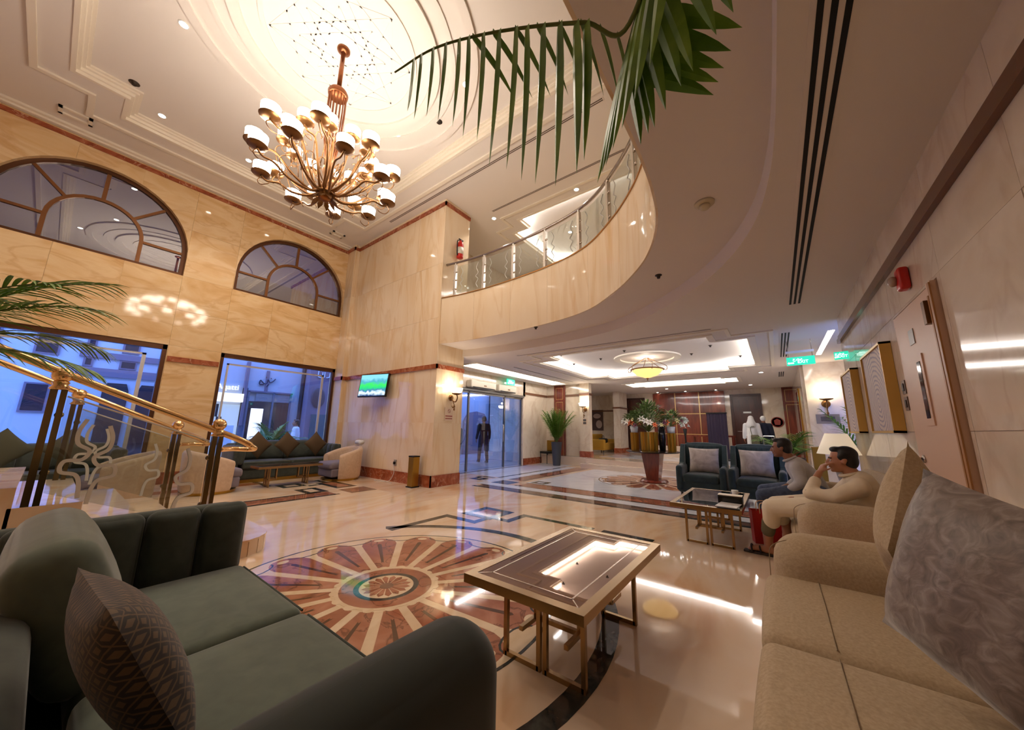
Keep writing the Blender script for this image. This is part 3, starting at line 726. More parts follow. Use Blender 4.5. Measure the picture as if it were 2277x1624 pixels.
# sconce pier at the end of that wall
struct(MB().box(-5.74,11.75,0.0,-5.36,11.98,3.1).obj('wall_sconce_pier', M_CREAM)); struct(MB().box(-5.76,11.73,0.3,-5.34,12.0,0.5).obj('baseboard_pier', M_RED))
struct(MB().box(-5.76,11.73,2.5,-5.34,12.0,2.58).obj('trim_8', MATS['brown_belt']))
M_WOOD = noise_mat('red_brown_wood', [(92,34,22),(118,46,30),(134,58,38)], 3.0, (4,4,0.5), 0.25, 0.8, coat=0.4)
def pilaster(x, y, label):
    t = thing('wood_pilaster', label, 'wall panel', (x,y,0))
    MB().box(-0.24,-0.05,0,0.24,0,2.94).obj('board', M_WOOD, t)
    for z0, z1 in ((0.1,2.3),(2.4,2.85)):
        m2 = MB()
        for b in ((-0.16,z0,-0.145,z1),(0.145,z0,0.16,z1),(-0.16,z0,0.16,z0+0.015),(-0.16,z1-0.015,0.16,z1)): m2.box(b[0],-0.056,b[1],b[2],-0.05,b[3])
        m2.obj('gold_line', mat('pale_gold',(205,170,110),0.3,0.7), t)
pilaster(-6.66,11.94,'red brown wood pilaster with gold lines behind the tall palm planter')
# platform, steps, reception walls
M_STEP = noise_mat('step_marble', [(214,192,170),(230,212,194)], 1.5, (0.5,2,1), 0.08)
plat = struct(MB().box(-10.2,11.55,-0.05,1.8,17.6,0.30).obj('platform', M_STEP))
for i, (y0, z) in enumerate(((10.95,0.15),(11.25,0.30))):
    MB().box(-5.35 if i == 0 else -5.3,y0,0,1.8,11.6,z-0.03).box(-5.36,y0-0.02,z-0.03,1.8,11.6,z).obj('stair_step', M_STEP, plat)
YB = 16.35
MB().box(-5.3,12.4,0.3,1.5,14.2,0.302).obj('white_field', M_WHITE, plat); MB().box(-5.3,14.2,0.3,1.5,14.35,0.302).obj('rust_band', M_PETAL, plat)
wr = struct(MB().box(-10.2,YB+0.06,0.3,1.8,YB+0.25,3.1).obj('wall_reception', M_CREAM))
struct(MB().box(-10.3,12.15,0.0,-10.2,YB+0.05,3.1).box(-10.3,12.0,0.0,-7.49,12.14,3.1).obj('wall_side_lounge', M_CREAM))  # second box added to close a gap where sky light leaked in
struct(MB().box(-10.1,YB+0.01,2.15,-6.1,YB+0.05,2.21).obj('trim_9', MATS['brown_belt']))
# wood wall: twelve boards with gold joints
wp = thing('reception_panelling', 'red wood wall panelling with gold joints behind reception', 'wall panel', (0,YB,0))
xs = [-4.35,-3.42,-2.49,-1.56]; zs = [0.3,1.15,2.0,2.92]
for i in range(3):
    for j in range(3): MB().box(xs[i]+0.012,-0.03,zs[j]+0.012,xs[i+1]-0.012,0.045,zs[j+1]-0.012).obj('wood_panel', M_WOOD, wp)
for x in xs[1:3]: MB().box(x-0.014,-0.035,0.3,x+0.014,0.05,2.92).obj('gold_joint', MATS['pale_gold'], wp)
for z in zs[1:3]: MB().box(xs[0],-0.034,z-0.014,xs[3],0.05,z+0.014).obj('gold_joint', MATS['pale_gold'], wp)
for i in range(3):
    x = (xs[i]+xs[i+1])/2+0.2*(i-1)
    t = downlight(x, YB-0.18, ZL, 'small downlight washing the wood panelling, '+('left','middle','right')[i]+' of the three', 9, (1.0,0.75,0.6), 'downlights over the reception panelling', 0.04, 60)
# wooden doors
def wood_door(x0, x1, z1, name, label=None):
    o = struct(MB().box(x0-0.09,YB-0.02,0.3,x0,YB+0.06,z1+0.09).box(x1,YB-0.02,0.3,x1+0.09,YB+0.06,z1+0.09).box(x0,YB-0.02,z1,x1,YB+0.06,z1+0.09).obj(name, mat('dark_wood',(62,30,20),0.35)))
    MB().box(x0,YB+0.0,0.31,x1,YB+0.05,z1).obj('door_leaf', M_WOOD2, o)
    for a, b in ((0.42,1.25),(1.4,z1-0.15)): MB().box(x0+0.15,YB-0.015,a,x1-0.15,YB+0.01,b).obj('door_panel', M_WOOD2, o)
    MB().tube([(x0+0.08,YB,1.3),(x0+0.08,YB-0.06,1.3),(x0+0.22,YB-0.06,1.3)],0.014).obj('door_handle', MATS['steel'], o)
    return o
M_WOOD2 = noise_mat('dark_door_wood', [(58,26,18),(78,38,26)], 3.0, (4,4,0.5), 0.3, 0.8)
d3 = wood_door(-1.30,-0.45,2.66,'door_3'); MB().box(-0.98,YB-0.03,2.0,-0.72,YB-0.012,2.06).obj('door_sign', mat('white_sign',(235,235,230),0.4), d3)
d4 = wood_door(-5.45,-4.8,2.66,'door_4')
struct(MB().box(-5.70,15.0,0.3,-5.42,16.0,3.1).obj('wall_pillar', M_CREAM)); struct(MB().box(-5.72,14.98,0.3,-5.40,16.02,0.5).obj('baseboard_pillar', M_RED)); struct(MB().box(-5.72,14.98,2.2,-5.40,16.02,2.27).obj('trim_10', MATS['brown_belt']))
pilaster(0.52,YB+0.0,'red brown wood pilaster with gold lines right of the marble wall')
# sconce wall right of the passage, beyond the end of the right wall
struct(MB().box(0.66,11.0,0,2.0,11.2,3.1).obj('wall_passage', M_CREAM)); struct(MB().box(2.0,6.85,0,2.1,11.2,3.1).obj('wall_recess', M_CREAM))
struct(MB().box(0.6,11.2,0,0.66,16.4,3.1).obj('wall_corridor', M_CREAM))
t = struct(MB().box(0.57,12.5,0.3,0.61,13.4,2.5).obj('door_5', M_GOLDF)); MB().box(0.56,12.56,0.3,0.575,13.34,2.44).obj('mirror_pane', mat('mirror',(200,190,180),0.03,1.0), t)
# ---------------------------------------------------------------- the street outside
M_STREET = noise_mat('street_paving', [(120,120,124),(150,150,152)], 2, (1,1,1), 0.6)
struct(MB().box(-40,-25,-0.4,-10.5,40,-0.25).obj('street', M_STREET))
struct(MB().box(-12.5,5.9,-0.3,-7.3,14.5,-0.02).obj('entrance_terrace', mat('terrace_paving',(170,166,164),0.25)))
M_FAC = mat('pale_facade', (200,200,205), 0.7); M_FACD = mat('mauve_facade', (128,112,124), 0.7); M_FGL = mat('dark_window_glass', (40,44,56), 0.1)
M_SHOPW = emis('shop_light', (0.85,0.92,1.0), 1.1)
X0 = -16.0
b = thing('shop_building', 'grey street building with lit shop fronts seen through the right window', 'building', (X0,0,-0.25))
z = 0.25
MB().box(-1.6,3.0,0,0,6.25,7+z).obj('wall', M_FAC, b)
MB().box(-0.1,4.27,1.2+z,0.14,4.37,3.6+z).obj('pillar', M_FACD, b)
MB().box(-0.02,4.27,0,0.10,4.42,2.6+z).obj('door_post', mat('blue_grey_metal',(110,120,140),0.4,0.4), b)
MB().box(0,3.2,0,0.05,4.25,1.95+z).obj('shop_window', mat('shop_glass',(150,165,175),0.1,emit=(0.7,0.85,1.0),es=0.35), b)
MB().box(0,3.2,2.05+z,0.2,4.28,2.36+z).obj('lit_band', M_SHOPW, b)
for i, (y0,y1,z0,z1) in enumerate(((3.3,3.42,0.6,1.9),(3.6,3.75,0.5,1.5),(3.9,4.15,0.3,1.2),(3.55,3.62,1.5,1.95))):
    MB().box(0.05,y0,z0+z,0.09,y1,z1+z).obj('shop_display', (mat('display_pale',(225,228,230),0.5), mat('display_dark',(40,42,50),0.5))[i%2], b)
MB().box(0,4.45,0,0.06,5.9,2.12+z).obj('shop_window', M_FGL, b)
for k in range(9): MB().box(0.06,4.7,2.13+z+k*0.037,0.075+0.01*(k%2),5.86,2.16+z+k*0.037).obj('shutter_slat', mat('shutter_grey',(150,152,158),0.5), b)
MB().box(0.0,4.4,2.47+z,0.12,5.95,2.53+z).obj('ledge', M_FACD, b)
for y in (4.45,5.28,5.9): MB().box(0.06,y-0.03,0,0.12,y+0.03,2.5+z).obj('window_post', MATS['blue_grey_metal'], b)
MB().box(0.07,4.6,0.6+z,0.09,5.0,1.85+z).obj('lit_poster', mat('lit_poster',(235,235,235),0.5,emit=(1,0.97,0.95),es=0.7), b)
MB().tube([(0.12,6.28,0),(0.12,6.28,7)],0.07).obj('drain_pipe', mat('dark_pipe',(36,38,46),0.5), b)
text('sign_letters', 'Aqatti', 0.27, M_SHOPW, (0.06,3.80,2.58+z), (PI/2,0,PI/2), b, 0.02)
# second sign: flowing strokes on a cross shaped bracket
ms = MB()
for st in ([(4.75,2.80),(4.78,2.95),(4.9,2.84),(5.0,2.86),(5.02,3.0),(5.1,2.9),(5.2,2.95),(5.28,3.06)], [(4.76,2.78),(4.9,2.79)], [(5.0,2.7),(5.06,2.82)], [(4.95,3.08),(4.97,3.1)], [(5.12,3.05),(5.14,3.07)]):
    P = spline([(0.05,y,q+z) for y,q in st], 5); ms.tube(P, 0.022, 6)
ms.obj('sign_letters', mat('sign_dark',(38,40,58),0.5), b)
MB().box(0.0,4.96,2.5+z,0.06,5.06,3.35+z).obj('sign_bracket', M_FACD, b)
b2 = thing('corner_building', 'mauve corner building with round shop mark at the right edge of the window', 'building', (X0+0.6,0,-0.25))
MB().box(-2.4,6.35,0,0,9.6,7).obj('wall', M_FACD, b2); MB().box(0,6.55,0,0.04,7.9,1.95).obj('shop_window', mat('teal_glass',(70,100,105),0.15), b2)
MB().ball((0.03,6.75,2.65),(0.05,0.28,0.42),14,10).obj('round_mark', mat('brown_mark',(70,60,66),0.6), b2, smooth=True)
ms = MB()
for st in ([(6.65,3.55),(6.65,3.3),(6.8,3.28),(6.82,3.5)],[(6.9,3.28),(6.9,3.52)],[(6.98,3.28),(7.1,3.32),(7.12,3.5)],[(7.18,3.28),(7.3,3.3)]): ms.tube(spline([(0.03,y,q+0.25) for y,q in st],4),0.02,6)
ms.obj('sign_letters', MATS['display_pale'], b2)
b3 = thing('apartment_building', 'pale blue lit apartment block with mauve bands seen through the left window', 'building', (-18,0,-0.25))
MB().box(-5,-9,0,0,2.95,12).obj('wall', M_FAC, b3)
for z0, z1 in ((2.75,3.02),(3.36,3.56),(4.6,4.85),(6.2,6.5)): MB().box(0,0.3,z0+z,0.08,2.9,z1+z).obj('facade_band', M_FACD, b3)
for (y0,y1,z0,z1) in ((1.2,1.62,3.05,3.36),(0.4,0.62,3.05,3.36),(2.2,2.6,3.05,3.36),(1.2,1.62,3.62,4.2),(0.4,0.62,3.62,4.2),(2.2,2.6,3.62,4.2),(-0.6,-0.1,3.3,4.1),(-1.8,-1.2,3.3,4.1),(-0.6,-0.1,1.5,2.4),(-1.8,-1.2,1.5,2.4)):
    w_ = MB().box(0.0,y0,z0+z,0.05,y1,z1+z).obj('window', M_FACD, b3); MB().box(0.05,y0+0.05,z0+z+0.05,0.06,y1-0.05,z1+z-0.05).obj('pane', M_FGL, w_)
for y0 in (0.95,1.75,2.45): MB().prism([(y0,0),(y0+0.6,0),(y0+0.6,2.3),(y0+0.52,2.55),(y0+0.08,2.55),(y0,2.3)],0,0.06,MX((0,0,z),(0,1,0),(0,0,1),(1,0,0))).obj('shop_arch', M_FGL, b3)
# wall and trees beyond the entrance doors
b4 = thing('courtyard_building', 'pale building with a mauve arched doorway beyond the entrance doors', 'building', (-12.4,0,-0.1))
MB().box(-1.2,9.7,0,0,18,7).obj('wall', M_FAC, b4)
MB().prism([(12.4,0),(14.2,0),(14.2,1.7),(13.9,2.1),(13.3,2.2),(12.7,2.1),(12.4,1.7)],0,0.1,MX((0,0,0),(0,1,0),(0,0,1),(1,0,0))).obj('arched_doorway', M_FACD, b4)
MB().box(0,14.35,0,0.5,15.0,5).obj('dark_pillar', mat('dark_stone',(48,50,56),0.5), b4)
MB().box(0.0,15.3,0,0.2,16.4,4).obj('cream_side_wall', mat('cream_stone',(205,195,160),0.6), b4)  # side wall in plain cream stone colour
# ---------------------------------------------------------------- chandelier
M_BRONZE = mat('antique_bronze', (128,90,52), 0.36, 0.8)
M_COPPER = mat('copper_pole', (150,92,58), 0.3, 0.8)
M_SHADE = emis('lit_shade', (1.0,0.87,0.73), LP['chand'])
ch = thing('chandelier', 'large bronze chandelier with many curling arms and lit white cup shades', 'chandelier', (CC[0],CC[1],0))
MB().tube([(0,0,6.15),(0,0,6.94)],0.032,14).obj('pole', M_COPPER, ch, smooth=True)
MB().lathe([(0.09,6.94),(0.09,6.91),(0.03,6.88)],20).obj('ceiling_rose', M_COPPER, ch, smooth=True)
MB().lathe([(0.03,6.18),(0.12,6.17),(0.14,6.13),(0.13,6.08),(0.11,6.07),(0.0001,6.07)],24).obj('canopy', M_COPPER, ch, ang=40)
for k in range(16):
    a = 2*PI*k/16
    MB().tube([(0.115*math.cos(a),0.115*math.sin(a),6.09),(0.115*math.cos(a),0.115*math.sin(a),5.8),(0.10*math.cos(a),0.10*math.sin(a),5.3),(0.05*math.cos(a),0.05*math.sin(a),4.95)],0.009,6,False).obj('rod', M_COPPER, ch, smooth=True)
MB().lathe([(0.0001,4.36),(0.06,4.37),(0.085,4.40),(0.09,4.44),(0.12,4.46),(0.12,4.52),(0.07,4.56),(0.05,4.7),(0.08,4.8),(0.06,4.95),(0.02,5.0)],24).obj('hub', M_BRONZE, ch, ang=50)
MB().ball((0,0,4.40),(0.085,0.085,0.05),16,8).obj('hub_bowl', mat('bowl_bronze',(150,92,40),0.3,0.7), ch, smooth=True)  # more orange bronze than the arms, not emissive
def arm_set(R, zb, pts, sc=1.15):
    P = spline(pts, 6)
    n = len(P); am = MB().tube(P, [0.019-0.007*i/n for i in range(n)], 7)
    # tendril under the dish
    T = spline([(R-0.02,0,zb-0.01),(R+0.03,0,zb-0.09),(R-0.02,0.02,zb-0.16),(R-0.10,0.03,zb-0.15),(R-0.13,0.02,zb-0.12)],4)
    am.tube(T, 0.006, 5)
    T = spline([(R*0.62,0,(pts[2][2]+pts[1][2])/2),(R*0.72,0.05,zb-0.02),(R*0.6,0.07,zb+0.06),(R*0.52,0.05,zb+0.02)],4); am.tube(T,0.006,5)
    dish = MB().lathe([(0.0001,zb-0.012),(0.05*sc,zb-0.01),(0.098*sc,zb+0.012),(0.10*sc,zb+0.02),(0.06*sc,zb+0.012),(0.0001,zb+0.01)],18,(R,0,0))
    shade = MB().lathe([(0.070*sc,zb+0.012),(0.086*sc,zb+0.05),(0.092*sc,zb+0.15),(0.084*sc,zb+0.155),(0.0001,zb+0.135)],18,(R,0,0))
    return am.mesh('arm',M_BRONZE,True), dish.mesh('dish',M_BRONZE,True), shade.mesh('shade',M_SHADE,True)
setA = arm_set(0.87,4.86,[(0.07,0,4.50),(0.2,0,4.46),(0.42,0.05,4.58),(0.62,0.06,4.78),(0.78,0.03,4.80),(0.87,0,4.85)])
setB = arm_set(0.83,4.62,[(0.07,0,4.47),(0.22,0,4.40),(0.45,-0.04,4.45),(0.62,-0.05,4.56),(0.76,-0.02,4.55),(0.83,0,4.61)])
setC = arm_set(0.55,5.06,[(0.06,0,4.52),(0.14,0,4.50),(0.28,0.04,4.70),(0.40,0.05,4.98),(0.51,0.02,4.99),(0.55,0,5.05)],1.08)
def put_arm(st, a):
    o = D.objects.new('arm', st[0]); COL.objects.link(o); o.parent = ch; o.rotation_euler.z = a
    for m_, nm in ((st[1],'dish'),(st[2],'shade')):
        q = D.objects.new(nm, m_); COL.objects.link(q); q.parent = o
for k in range(9): put_arm(setA, 2*PI*k/9+0.15); put_arm(setB, 2*PI*(k+0.5)/9+0.15)
for k in range(12): put_arm(setC, 2*PI*k/12+0.05)
for k in range(10):     # leafy scrolls round the hub
    a = 2*PI*k/10
    MB().tube(spline([(0.05,0,4.6),(0.16,0.02,4.72),(0.2,0.05,4.86),(0.13,0.06,4.9),(0.1,0.03,4.84)],5),0.008,6).obj('scroll', M_BRONZE, ch, smooth=True, rz=a)
    MB().add([(0.06,-0.02,4.42),(0.14,-0.035,4.36),(0.19,0,4.30),(0.14,0.035,4.36),(0.06,0.02,4.42),(0.12,0,4.385)],[(0,1,5),(1,2,5),(2,3,5),(3,4,5),(4,0,5)]).obj('leaf_drop', M_BRONZE, ch, rz=a)

# ---------------------------------------------------------------- wall sconces and bowl pendant
M_ALAB = emis('lit_alabaster', (1.0,0.82,0.55), 6.0)
def sconce(loc, rz, label, sc=1.0, power=14):
    """faces local -y; shade cup on a scrolled brass arm"""
    t = thing('wall_sconce', label, 'wall lamp', loc, rz, 'brass wall sconces')
    M = Matrix.Scale(sc,4)
    MB().lathe([(0.0001,0),(0.035,0.004),(0.05,0.012),(0.035,0.03),(0.0001,0.034)],16,M=M@Matrix.Rotation(PI/2,4,'X')).obj('backplate', M_BRONZE, t, smooth=True)
    MB().tube(spline([(0,-0.02,0),(0,-0.06,-0.05),(0,-0.12,-0.06),(0,-0.15,0.0),(0,-0.13,0.05)],5),0.009,8,M=M).obj('arm', M_BRONZE, t, smooth=True)
    MB().tube(spline([(0,-0.06,-0.05),(0,-0.09,-0.12),(0,-0.06,-0.15),(0,-0.04,-0.12)],5),0.007,8,M=M).lathe([(0.0001,-0.2),(0.012,-0.18),(0.006,-0.15),(0.016,-0.13),(0.0001,-0.1)],10,(0,-0.09,0),M=M).obj('scroll', M_BRONZE, t, smooth=True)
    MB().lathe([(0.03,0.04),(0.07,0.055),(0.075,0.065),(0.03,0.06)],18,(0,-0.13,0),M=M).obj('cup', M_BRONZE, t, smooth=True)
    MB().lathe([(0.04,0.06),(0.075,0.085),(0.092,0.14),(0.088,0.14),(0.07,0.09),(0.0001,0.075)],18,(0,-0.13,0),M=M).obj('shade', M_ALAB, t, smooth=True)
    if power: light('sconce_bulb','POINT',(0,-0.13*sc,0.2*sc),power,WARM,t,0.03)
    return t
sconce((-5.895,5.47,1.92), PI/2, 'brass wall sconce with glowing cup on the end of the television wall', 1.5, 5)
sconce((-5.5,11.73,1.98), 0, 'brass wall sconce on the pier beyond the palm planter', 1.6, 4)
sconce((0.985,10.98,1.95), 0, 'brass wall sconce glowing on the passage wall beside the paintings', 1.7, 4)
sconce((0.74,16.3,1.9), 0, 'small sconce beyond the corridor mirror near the wood pilaster', 1.0, 4)
bp_ = thing('bowl_pendant', 'amber glass bowl ceiling lamp with bronze ring over the flower table', 'ceiling lamp', (LB[0],LB[1],2.62))
MB().lathe([(0.0001,-0.02),(0.10,0.0),(0.26,0.06),(0.37,0.16),(0.39,0.2),(0.375,0.2),(0.25,0.09),(0.0001,0.03)],32).obj('bowl', mat('amber_glass',(230,180,90),0.3,emit=(1.0,0.66,0.22),es=0.75), bp_, smooth=True)
MB().lathe([(0.39,0.185),(0.415,0.19),(0.415,0.215),(0.385,0.215),(0.39,0.185)],32).obj('rim', M_BRONZE, bp_, smooth=True)
MB().lathe([(0.0001,-0.09),(0.02,-0.07),(0.01,-0.05),(0.03,-0.03),(0.03,-0.01),(0.0001,0)],12).obj('finial', M_BRONZE, bp_, smooth=True)
for k in range(6):
    a = 2*PI*k/6
    MB().tube(spline([(0.40,0,0.2),(0.47,0,0.16),(0.49,0,0.24),(0.43,0,0.30),(0.2,0,0.42),(0.03,0,0.52)],5),0.008,6).obj('stay', M_BRONZE, bp_, smooth=True, rz=a)
light('pendant_bulb','POINT',(0,0,0.30),8,WARM,bp_,0.08)

# ---------------------------------------------------------------- mezzanine balustrade
M_STEEL = mat('polished_steel', (226,222,214), 0.22, 0.9)
M_RGLASS = glass_mat('rail_glass', (0.89,0.93,0.90), 0.05)
M_ETCH = mat('etched_white', (210,208,204), 0.7)
bal = thing('mezzanine_balustrade', 'curved steel and glass balustrade along the mezzanine edge', 'railing', (0,0,ZM+0.02))
RP = [Vector((p.x,p.y,0)) for p in path_offset(FP, 0.10)]
MB().tube([p+Vector((0,0,0.86)) for p in RP if p.y > -2], 0.028, 10).obj('handrail', mat('steel_rail',(170,160,148),0.2,1.0), bal, smooth=True)
# arc length sampling
cum = [0]
for i in range(1,len(RP)): cum.append(cum[-1]+(RP[i]-RP[i-1]).length)
def at_s(s):
    for i in range(1,len(RP)):
        if cum[i] >= s: t = (s-cum[i-1])/(cum[i]-cum[i-1]); return RP[i-1].lerp(RP[i],t), (RP[i]-RP[i-1]).normalized()
    return RP[-1], (RP[-1]-RP[-2]).normalized()
s = 0.28; k = 0
while s < 9.0:
    p, tn = at_s(s); a = math.atan2(tn.y, tn.x)
    po = MB().box(-0.026,-0.03,0,0.026,0.03,0.80).obj('post', M_STEEL, bal, loc=p, rz=a)
    MB().ball((0,0,0.825),0.03,12,8).obj('post_ball', M_STEEL, po, smooth=True)
    for zz in (0.2,0.42,0.62):
        MB().ball((0.04,0,zz),0.02,8,6).ball((-0.04,0,zz),0.02,8,6).obj('glass_clamp', M_STEEL, po, smooth=True)
    if s+0.82 < 9.0:
        Q = [at_s(s+0.06+(0.70)*i/6)[0] for i in range(7)]
        sweepP = MB(); n = len(Q); A = path_offset([(q.x,q.y) for q in Q],0.005); B = path_offset([(q.x,q.y) for q in Q],-0.005)
        for L in (A,B): sweepP.add([(q.x,q.y,0.08) for q in L]+[(q.x,q.y,0.76) for q in L], [(i,i+1,n+i+1,n+i) for i in range(n-1)])
        for zz in (0.08,0.76): sweepP.add([(q.x,q.y,zz) for q in A]+[(q.x,q.y,zz) for q in B], [(i,i+1,n+i+1,n+i) for i in range(n-1)])
        pn = sweepP.obj('glass_pane', M_RGLASS, bal)
        for side in (0,1):
            c0 = at_s(s+0.06+(0.10 if side == 0 else 0.60))[0]; d = tn if side == 0 else -tn
            W = spline([c0+d*u+Vector((0,0,h)) for u,h in ((0.0,0.12),(0.05,0.22),(0.0,0.32),(0.06,0.40),(0.0,0.48),(0.05,0.6),(0.0,0.72))],5)
            MB().tube(W,0.008,5).obj('etched_line', M_ETCH, pn, smooth=True)
    s += 0.82; k += 1
# fire extinguisher on the pier above the mezzanine
fe = thing('fire_extinguisher', 'red fire extinguisher hung on the pier above the mezzanine rail', 'fire extinguisher', (-5.84,5.5,5.36))
M_FIRE = mat('fire_red', (190,30,22), 0.3)
MB().lathe([(0.0001,0),(0.075,0.005),(0.08,0.03),(0.08,0.36),(0.06,0.42),(0.025,0.45),(0.025,0.48),(0.0001,0.48)],20).obj('cylinder', M_FIRE, fe, smooth=True)
MB().lathe([(0.081,0.1),(0.081,0.28)],20).obj('paper_band', mat('paper',(215,212,200),0.6), fe, smooth=True)
MB().box(-0.02,-0.02,0.47,0.02,0.06,0.5).box(-0.012,-0.06,0.50,0.012,0.09,0.515).obj('valve_lever', mat('black_metal',(24,24,24),0.4,0.5), fe)
MB().tube(spline([(0,-0.04,0.48),(0.0,-0.1,0.42),(0.0,-0.1,0.15),(0,-0.085,0.05)],6),0.013,8).obj('hose', mat('black_rubber',(22,22,22),0.6), fe, smooth=True)
MB().box(-0.09,-0.03,0.3,-0.075,0.03,0.42).obj('bracket', MATS['black_metal'], fe)

# ---------------------------------------------------------------- staircase with brass and glass rails
M_BRASS = mat('polished_brass', (222,184,132), 0.13, 1.0); M_DBRASS = mat('aged_brass', (120,102,70), 0.18, 1.0)
stc = struct(MB().box(-6.5,-3.0,0,-4.7,-2.6,1.9).obj('stair_base', M_FLOOR))
for k in range(11):
    zt = 0.15*(k+1); y1 = 1.3-0.34*k
    if k == 0:
        n = 10; cx0 = -4.5; cyy = 1.25; rr = 0.325; pol = [(-6.7,cyy-rr),(-6.7,cyy+rr)]+[(cx0+rr*math.sin(PI*i/n), cyy+rr*math.cos(PI*i/n)) for i in range(n+1)]
        MB().prism(pol,0,zt-0.02).obj('step', M_FLOOR, stc)
        MB().prism([(cx0+(p[0]-cx0)*1.05 if p[0] > cx0 else p[0],cyy+(p[1]-cyy)*1.05) for p in pol],zt-0.02,zt).obj('tread', M_FLOOR, stc)
        for i in range(n):       # curved riser of separate small slabs
            a0 = PI*(i+0.04)/n; a1 = PI*(i+0.96)/n
            q = [(cx0+r*math.sin(a),cyy+r*math.cos(a)) for r,a in ((rr,a0),(rr+0.012,a0),(rr+0.012,a1),(rr,a1))]
            MB().prism(q,0,zt-0.02).obj('riser_tile', M_FLOOR, stc)
    else:
        MB().box(-6.6,y1-0.36,0,-4.62,y1,zt).obj('step', M_FLOOR, stc)
def newel(t, loc, h, sc=1.0):
    o = MB().box(-0.028,-0.045,0,0.028,-0.005,h-0.06).box(-0.028,0.01,0,0.028,0.045,h-0.06).obj('newel_post', M_DBRASS, t, loc=loc)
    MB().lathe([(0.05,h-0.06),(0.06,h-0.05),(0.04,h-0.02),(0.05,h),(0.03,h+0.02)],16).ball((0,0,h+0.06),0.062,16,10).obj('newel_ball', M_BRASS, o, smooth=True)
    return o
def s_orn(c, sc, ax):
    pts = [(0,0.30),(0.03,0.2),(0.02,0.10),(-0.05,0.04),(-0.02,-0.03),(0.07,-0.04),(0.08,-0.12),(0.0,-0.15),(-0.03,-0.22),(-0.04,-0.34)]
    return spline([(c[0], c[1]+ax*u*sc, c[2]+v_*sc) for u,v_ in pts], 6)
def stair_rail(x, label, y0, z0, y1, z1):
    t = thing('stair_railing', label, 'railing', (x,0,0))
    newel(t, (0,y0,0.15), z0-0.21)
    newel(t, (0,y1,0.0), z1-0.10)
    R_ = spline([(0,y0+0.30,z0-0.22),(0,y0+0.22,z0-0.17),(0,y0,z0-0.07),(0,y1,z1-0.02),(0,y1-0.9,z1+0.40)],6)
    MB().tube(R_,0.031,12).obj('handrail', M_BRASS, t, smooth=True)
    V_ = spline([(0,y0+0.30,z0-0.22),(-0.05,y0+0.36,z0-0.26),(-0.14,y0+0.32,z0-0.27),(-0.15,y0+0.18,z0-0.26),(-0.06,y0+0.05,z0-0.26)],6)
    MB().tube(V_,0.026,10).obj('volute', M_BRASS, t, smooth=True)
    sl = (z1-z0)/(y1-y0)
    def zl(y, d): return z0+sl*(y-y0)-d
    a, b = y0-0.06, y1+0.05
    pn = MB().add([(dx,y,zl(y,d)) for dx in (-0.005,0.005) for y,d in ((a,0.98),(b,0.95),(b,0.20),(a,0.20))],[(0,1,2,3),(4,7,6,5),(0,4,5,1),(1,5,6,2),(2,6,7,3),(3,7,4,0)]).obj('glass_pane', glass_mat('stair_glass',(0.86,0.88,0.86),0.06), t)
    MB().tube([(0,a,zl(a,0.19)),(0,b,zl(b,0.19))],0.007,6).obj('pane_edge', M_ETCH, pn)
    for u, ax in ((0.16,1),(0.72,1),(0.86,-1)):
        y = a+(b-a)*u; P = s_orn((-0.008,y,zl(y,0.62)),1.0,ax)
        mbq = MB(); m_ = len(P)
        L_ = path_offset([(p.y,p.z) for p in P],0.013); R2 = path_offset([(p.y,p.z) for p in P],-0.013)
        for dx in (-0.012,0.012): mbq.add([(dx,q.x,q.y) for q in L_]+[(dx,q.x,q.y) for q in R2],[(i,i+1,m_+i+1,m_+i) for i in range(m_-1)])
        mbq.obj('etched_scroll', M_ETCH, pn)
    for d in (0.35,0.8):
        for y in (a+0.02,b-0.02): MB().lathe([(0.0001,-0.02),(0.026,-0.02),(0.026,0.02),(0.0001,0.02)],12,M=Matrix.Translation((0,y,zl(y,d)))@Matrix.Rotation(PI/2,4,'Y')).obj('glass_clamp', M_DBRASS, t, smooth=True)
    return t
stair_rail(-4.65,'near brass stair railing with etched scroll glass behind the green sofa',1.09,1.24,0.02,1.66)
stair_rail(-6.48,'far brass stair railing with etched glass on the window side of the stair',1.08,1.22,0.18,1.60)
# ---------------------------------------------------------------- fabrics
M_GREEN = noise_mat('green_velvet', [(82,90,78),(96,104,90)], 14, (1,1,1), 0.85, 0.5, sheen=0.5, bump=0.08, per_obj=0.2)
M_GREEND = noise_mat('dark_green_velvet', [(54,60,54),(68,74,66)], 14, (1,1,1), 0.85, 0.5, sheen=0.25, bump=0.06, per_obj=0.2)
M_TEAL = noise_mat('teal_velvet', [(26,44,46),(36,56,58)], 12, (1,1,1), 0.8, 0.5, sheen=0.35, bump=0.06, per_obj=0.2)
M_BEIGE = noise_mat('beige_linen', [(170,148,118),(188,166,136)], 90, (1,1,1), 0.9, 0.3, bump=0.35, per_obj=0.3, detail=3)
M_TUB = noise_mat('tub_velvet', [(196,168,142),(208,182,156)], 20, (1,1,1), 0.8, 0.4, sheen=0.3, per_obj=0.2)
M_TUBIN = mat('tub_lining', (120,112,124), 0.85)
M_SILVER = noise_mat('silver_velvet', [(150,138,128),(196,186,176)], 5, (1,1,1), 0.6, 1.5, sheen=0.6, bump=0.1)
M_MAUVE = noise_mat('mauve_crushed_velvet', [(104,92,87),(130,117,111),(158,146,139)], 13, (1.6,0.8,1.6), 0.55, 1.6, sheen=0.7, bump=0.5, detail=8)
M_BRCUSH = mat('brown_cushion', (84,66,44), 0.9)
M_TGOLD = mat('table_gold', (164,132,88), 0.26, 0.9); M_SEAM = mat('seam_thread', (150,130,102), 0.9)
M_PLINTH = mat('gold_plinth', (178,138,58), 0.3, 0.9)
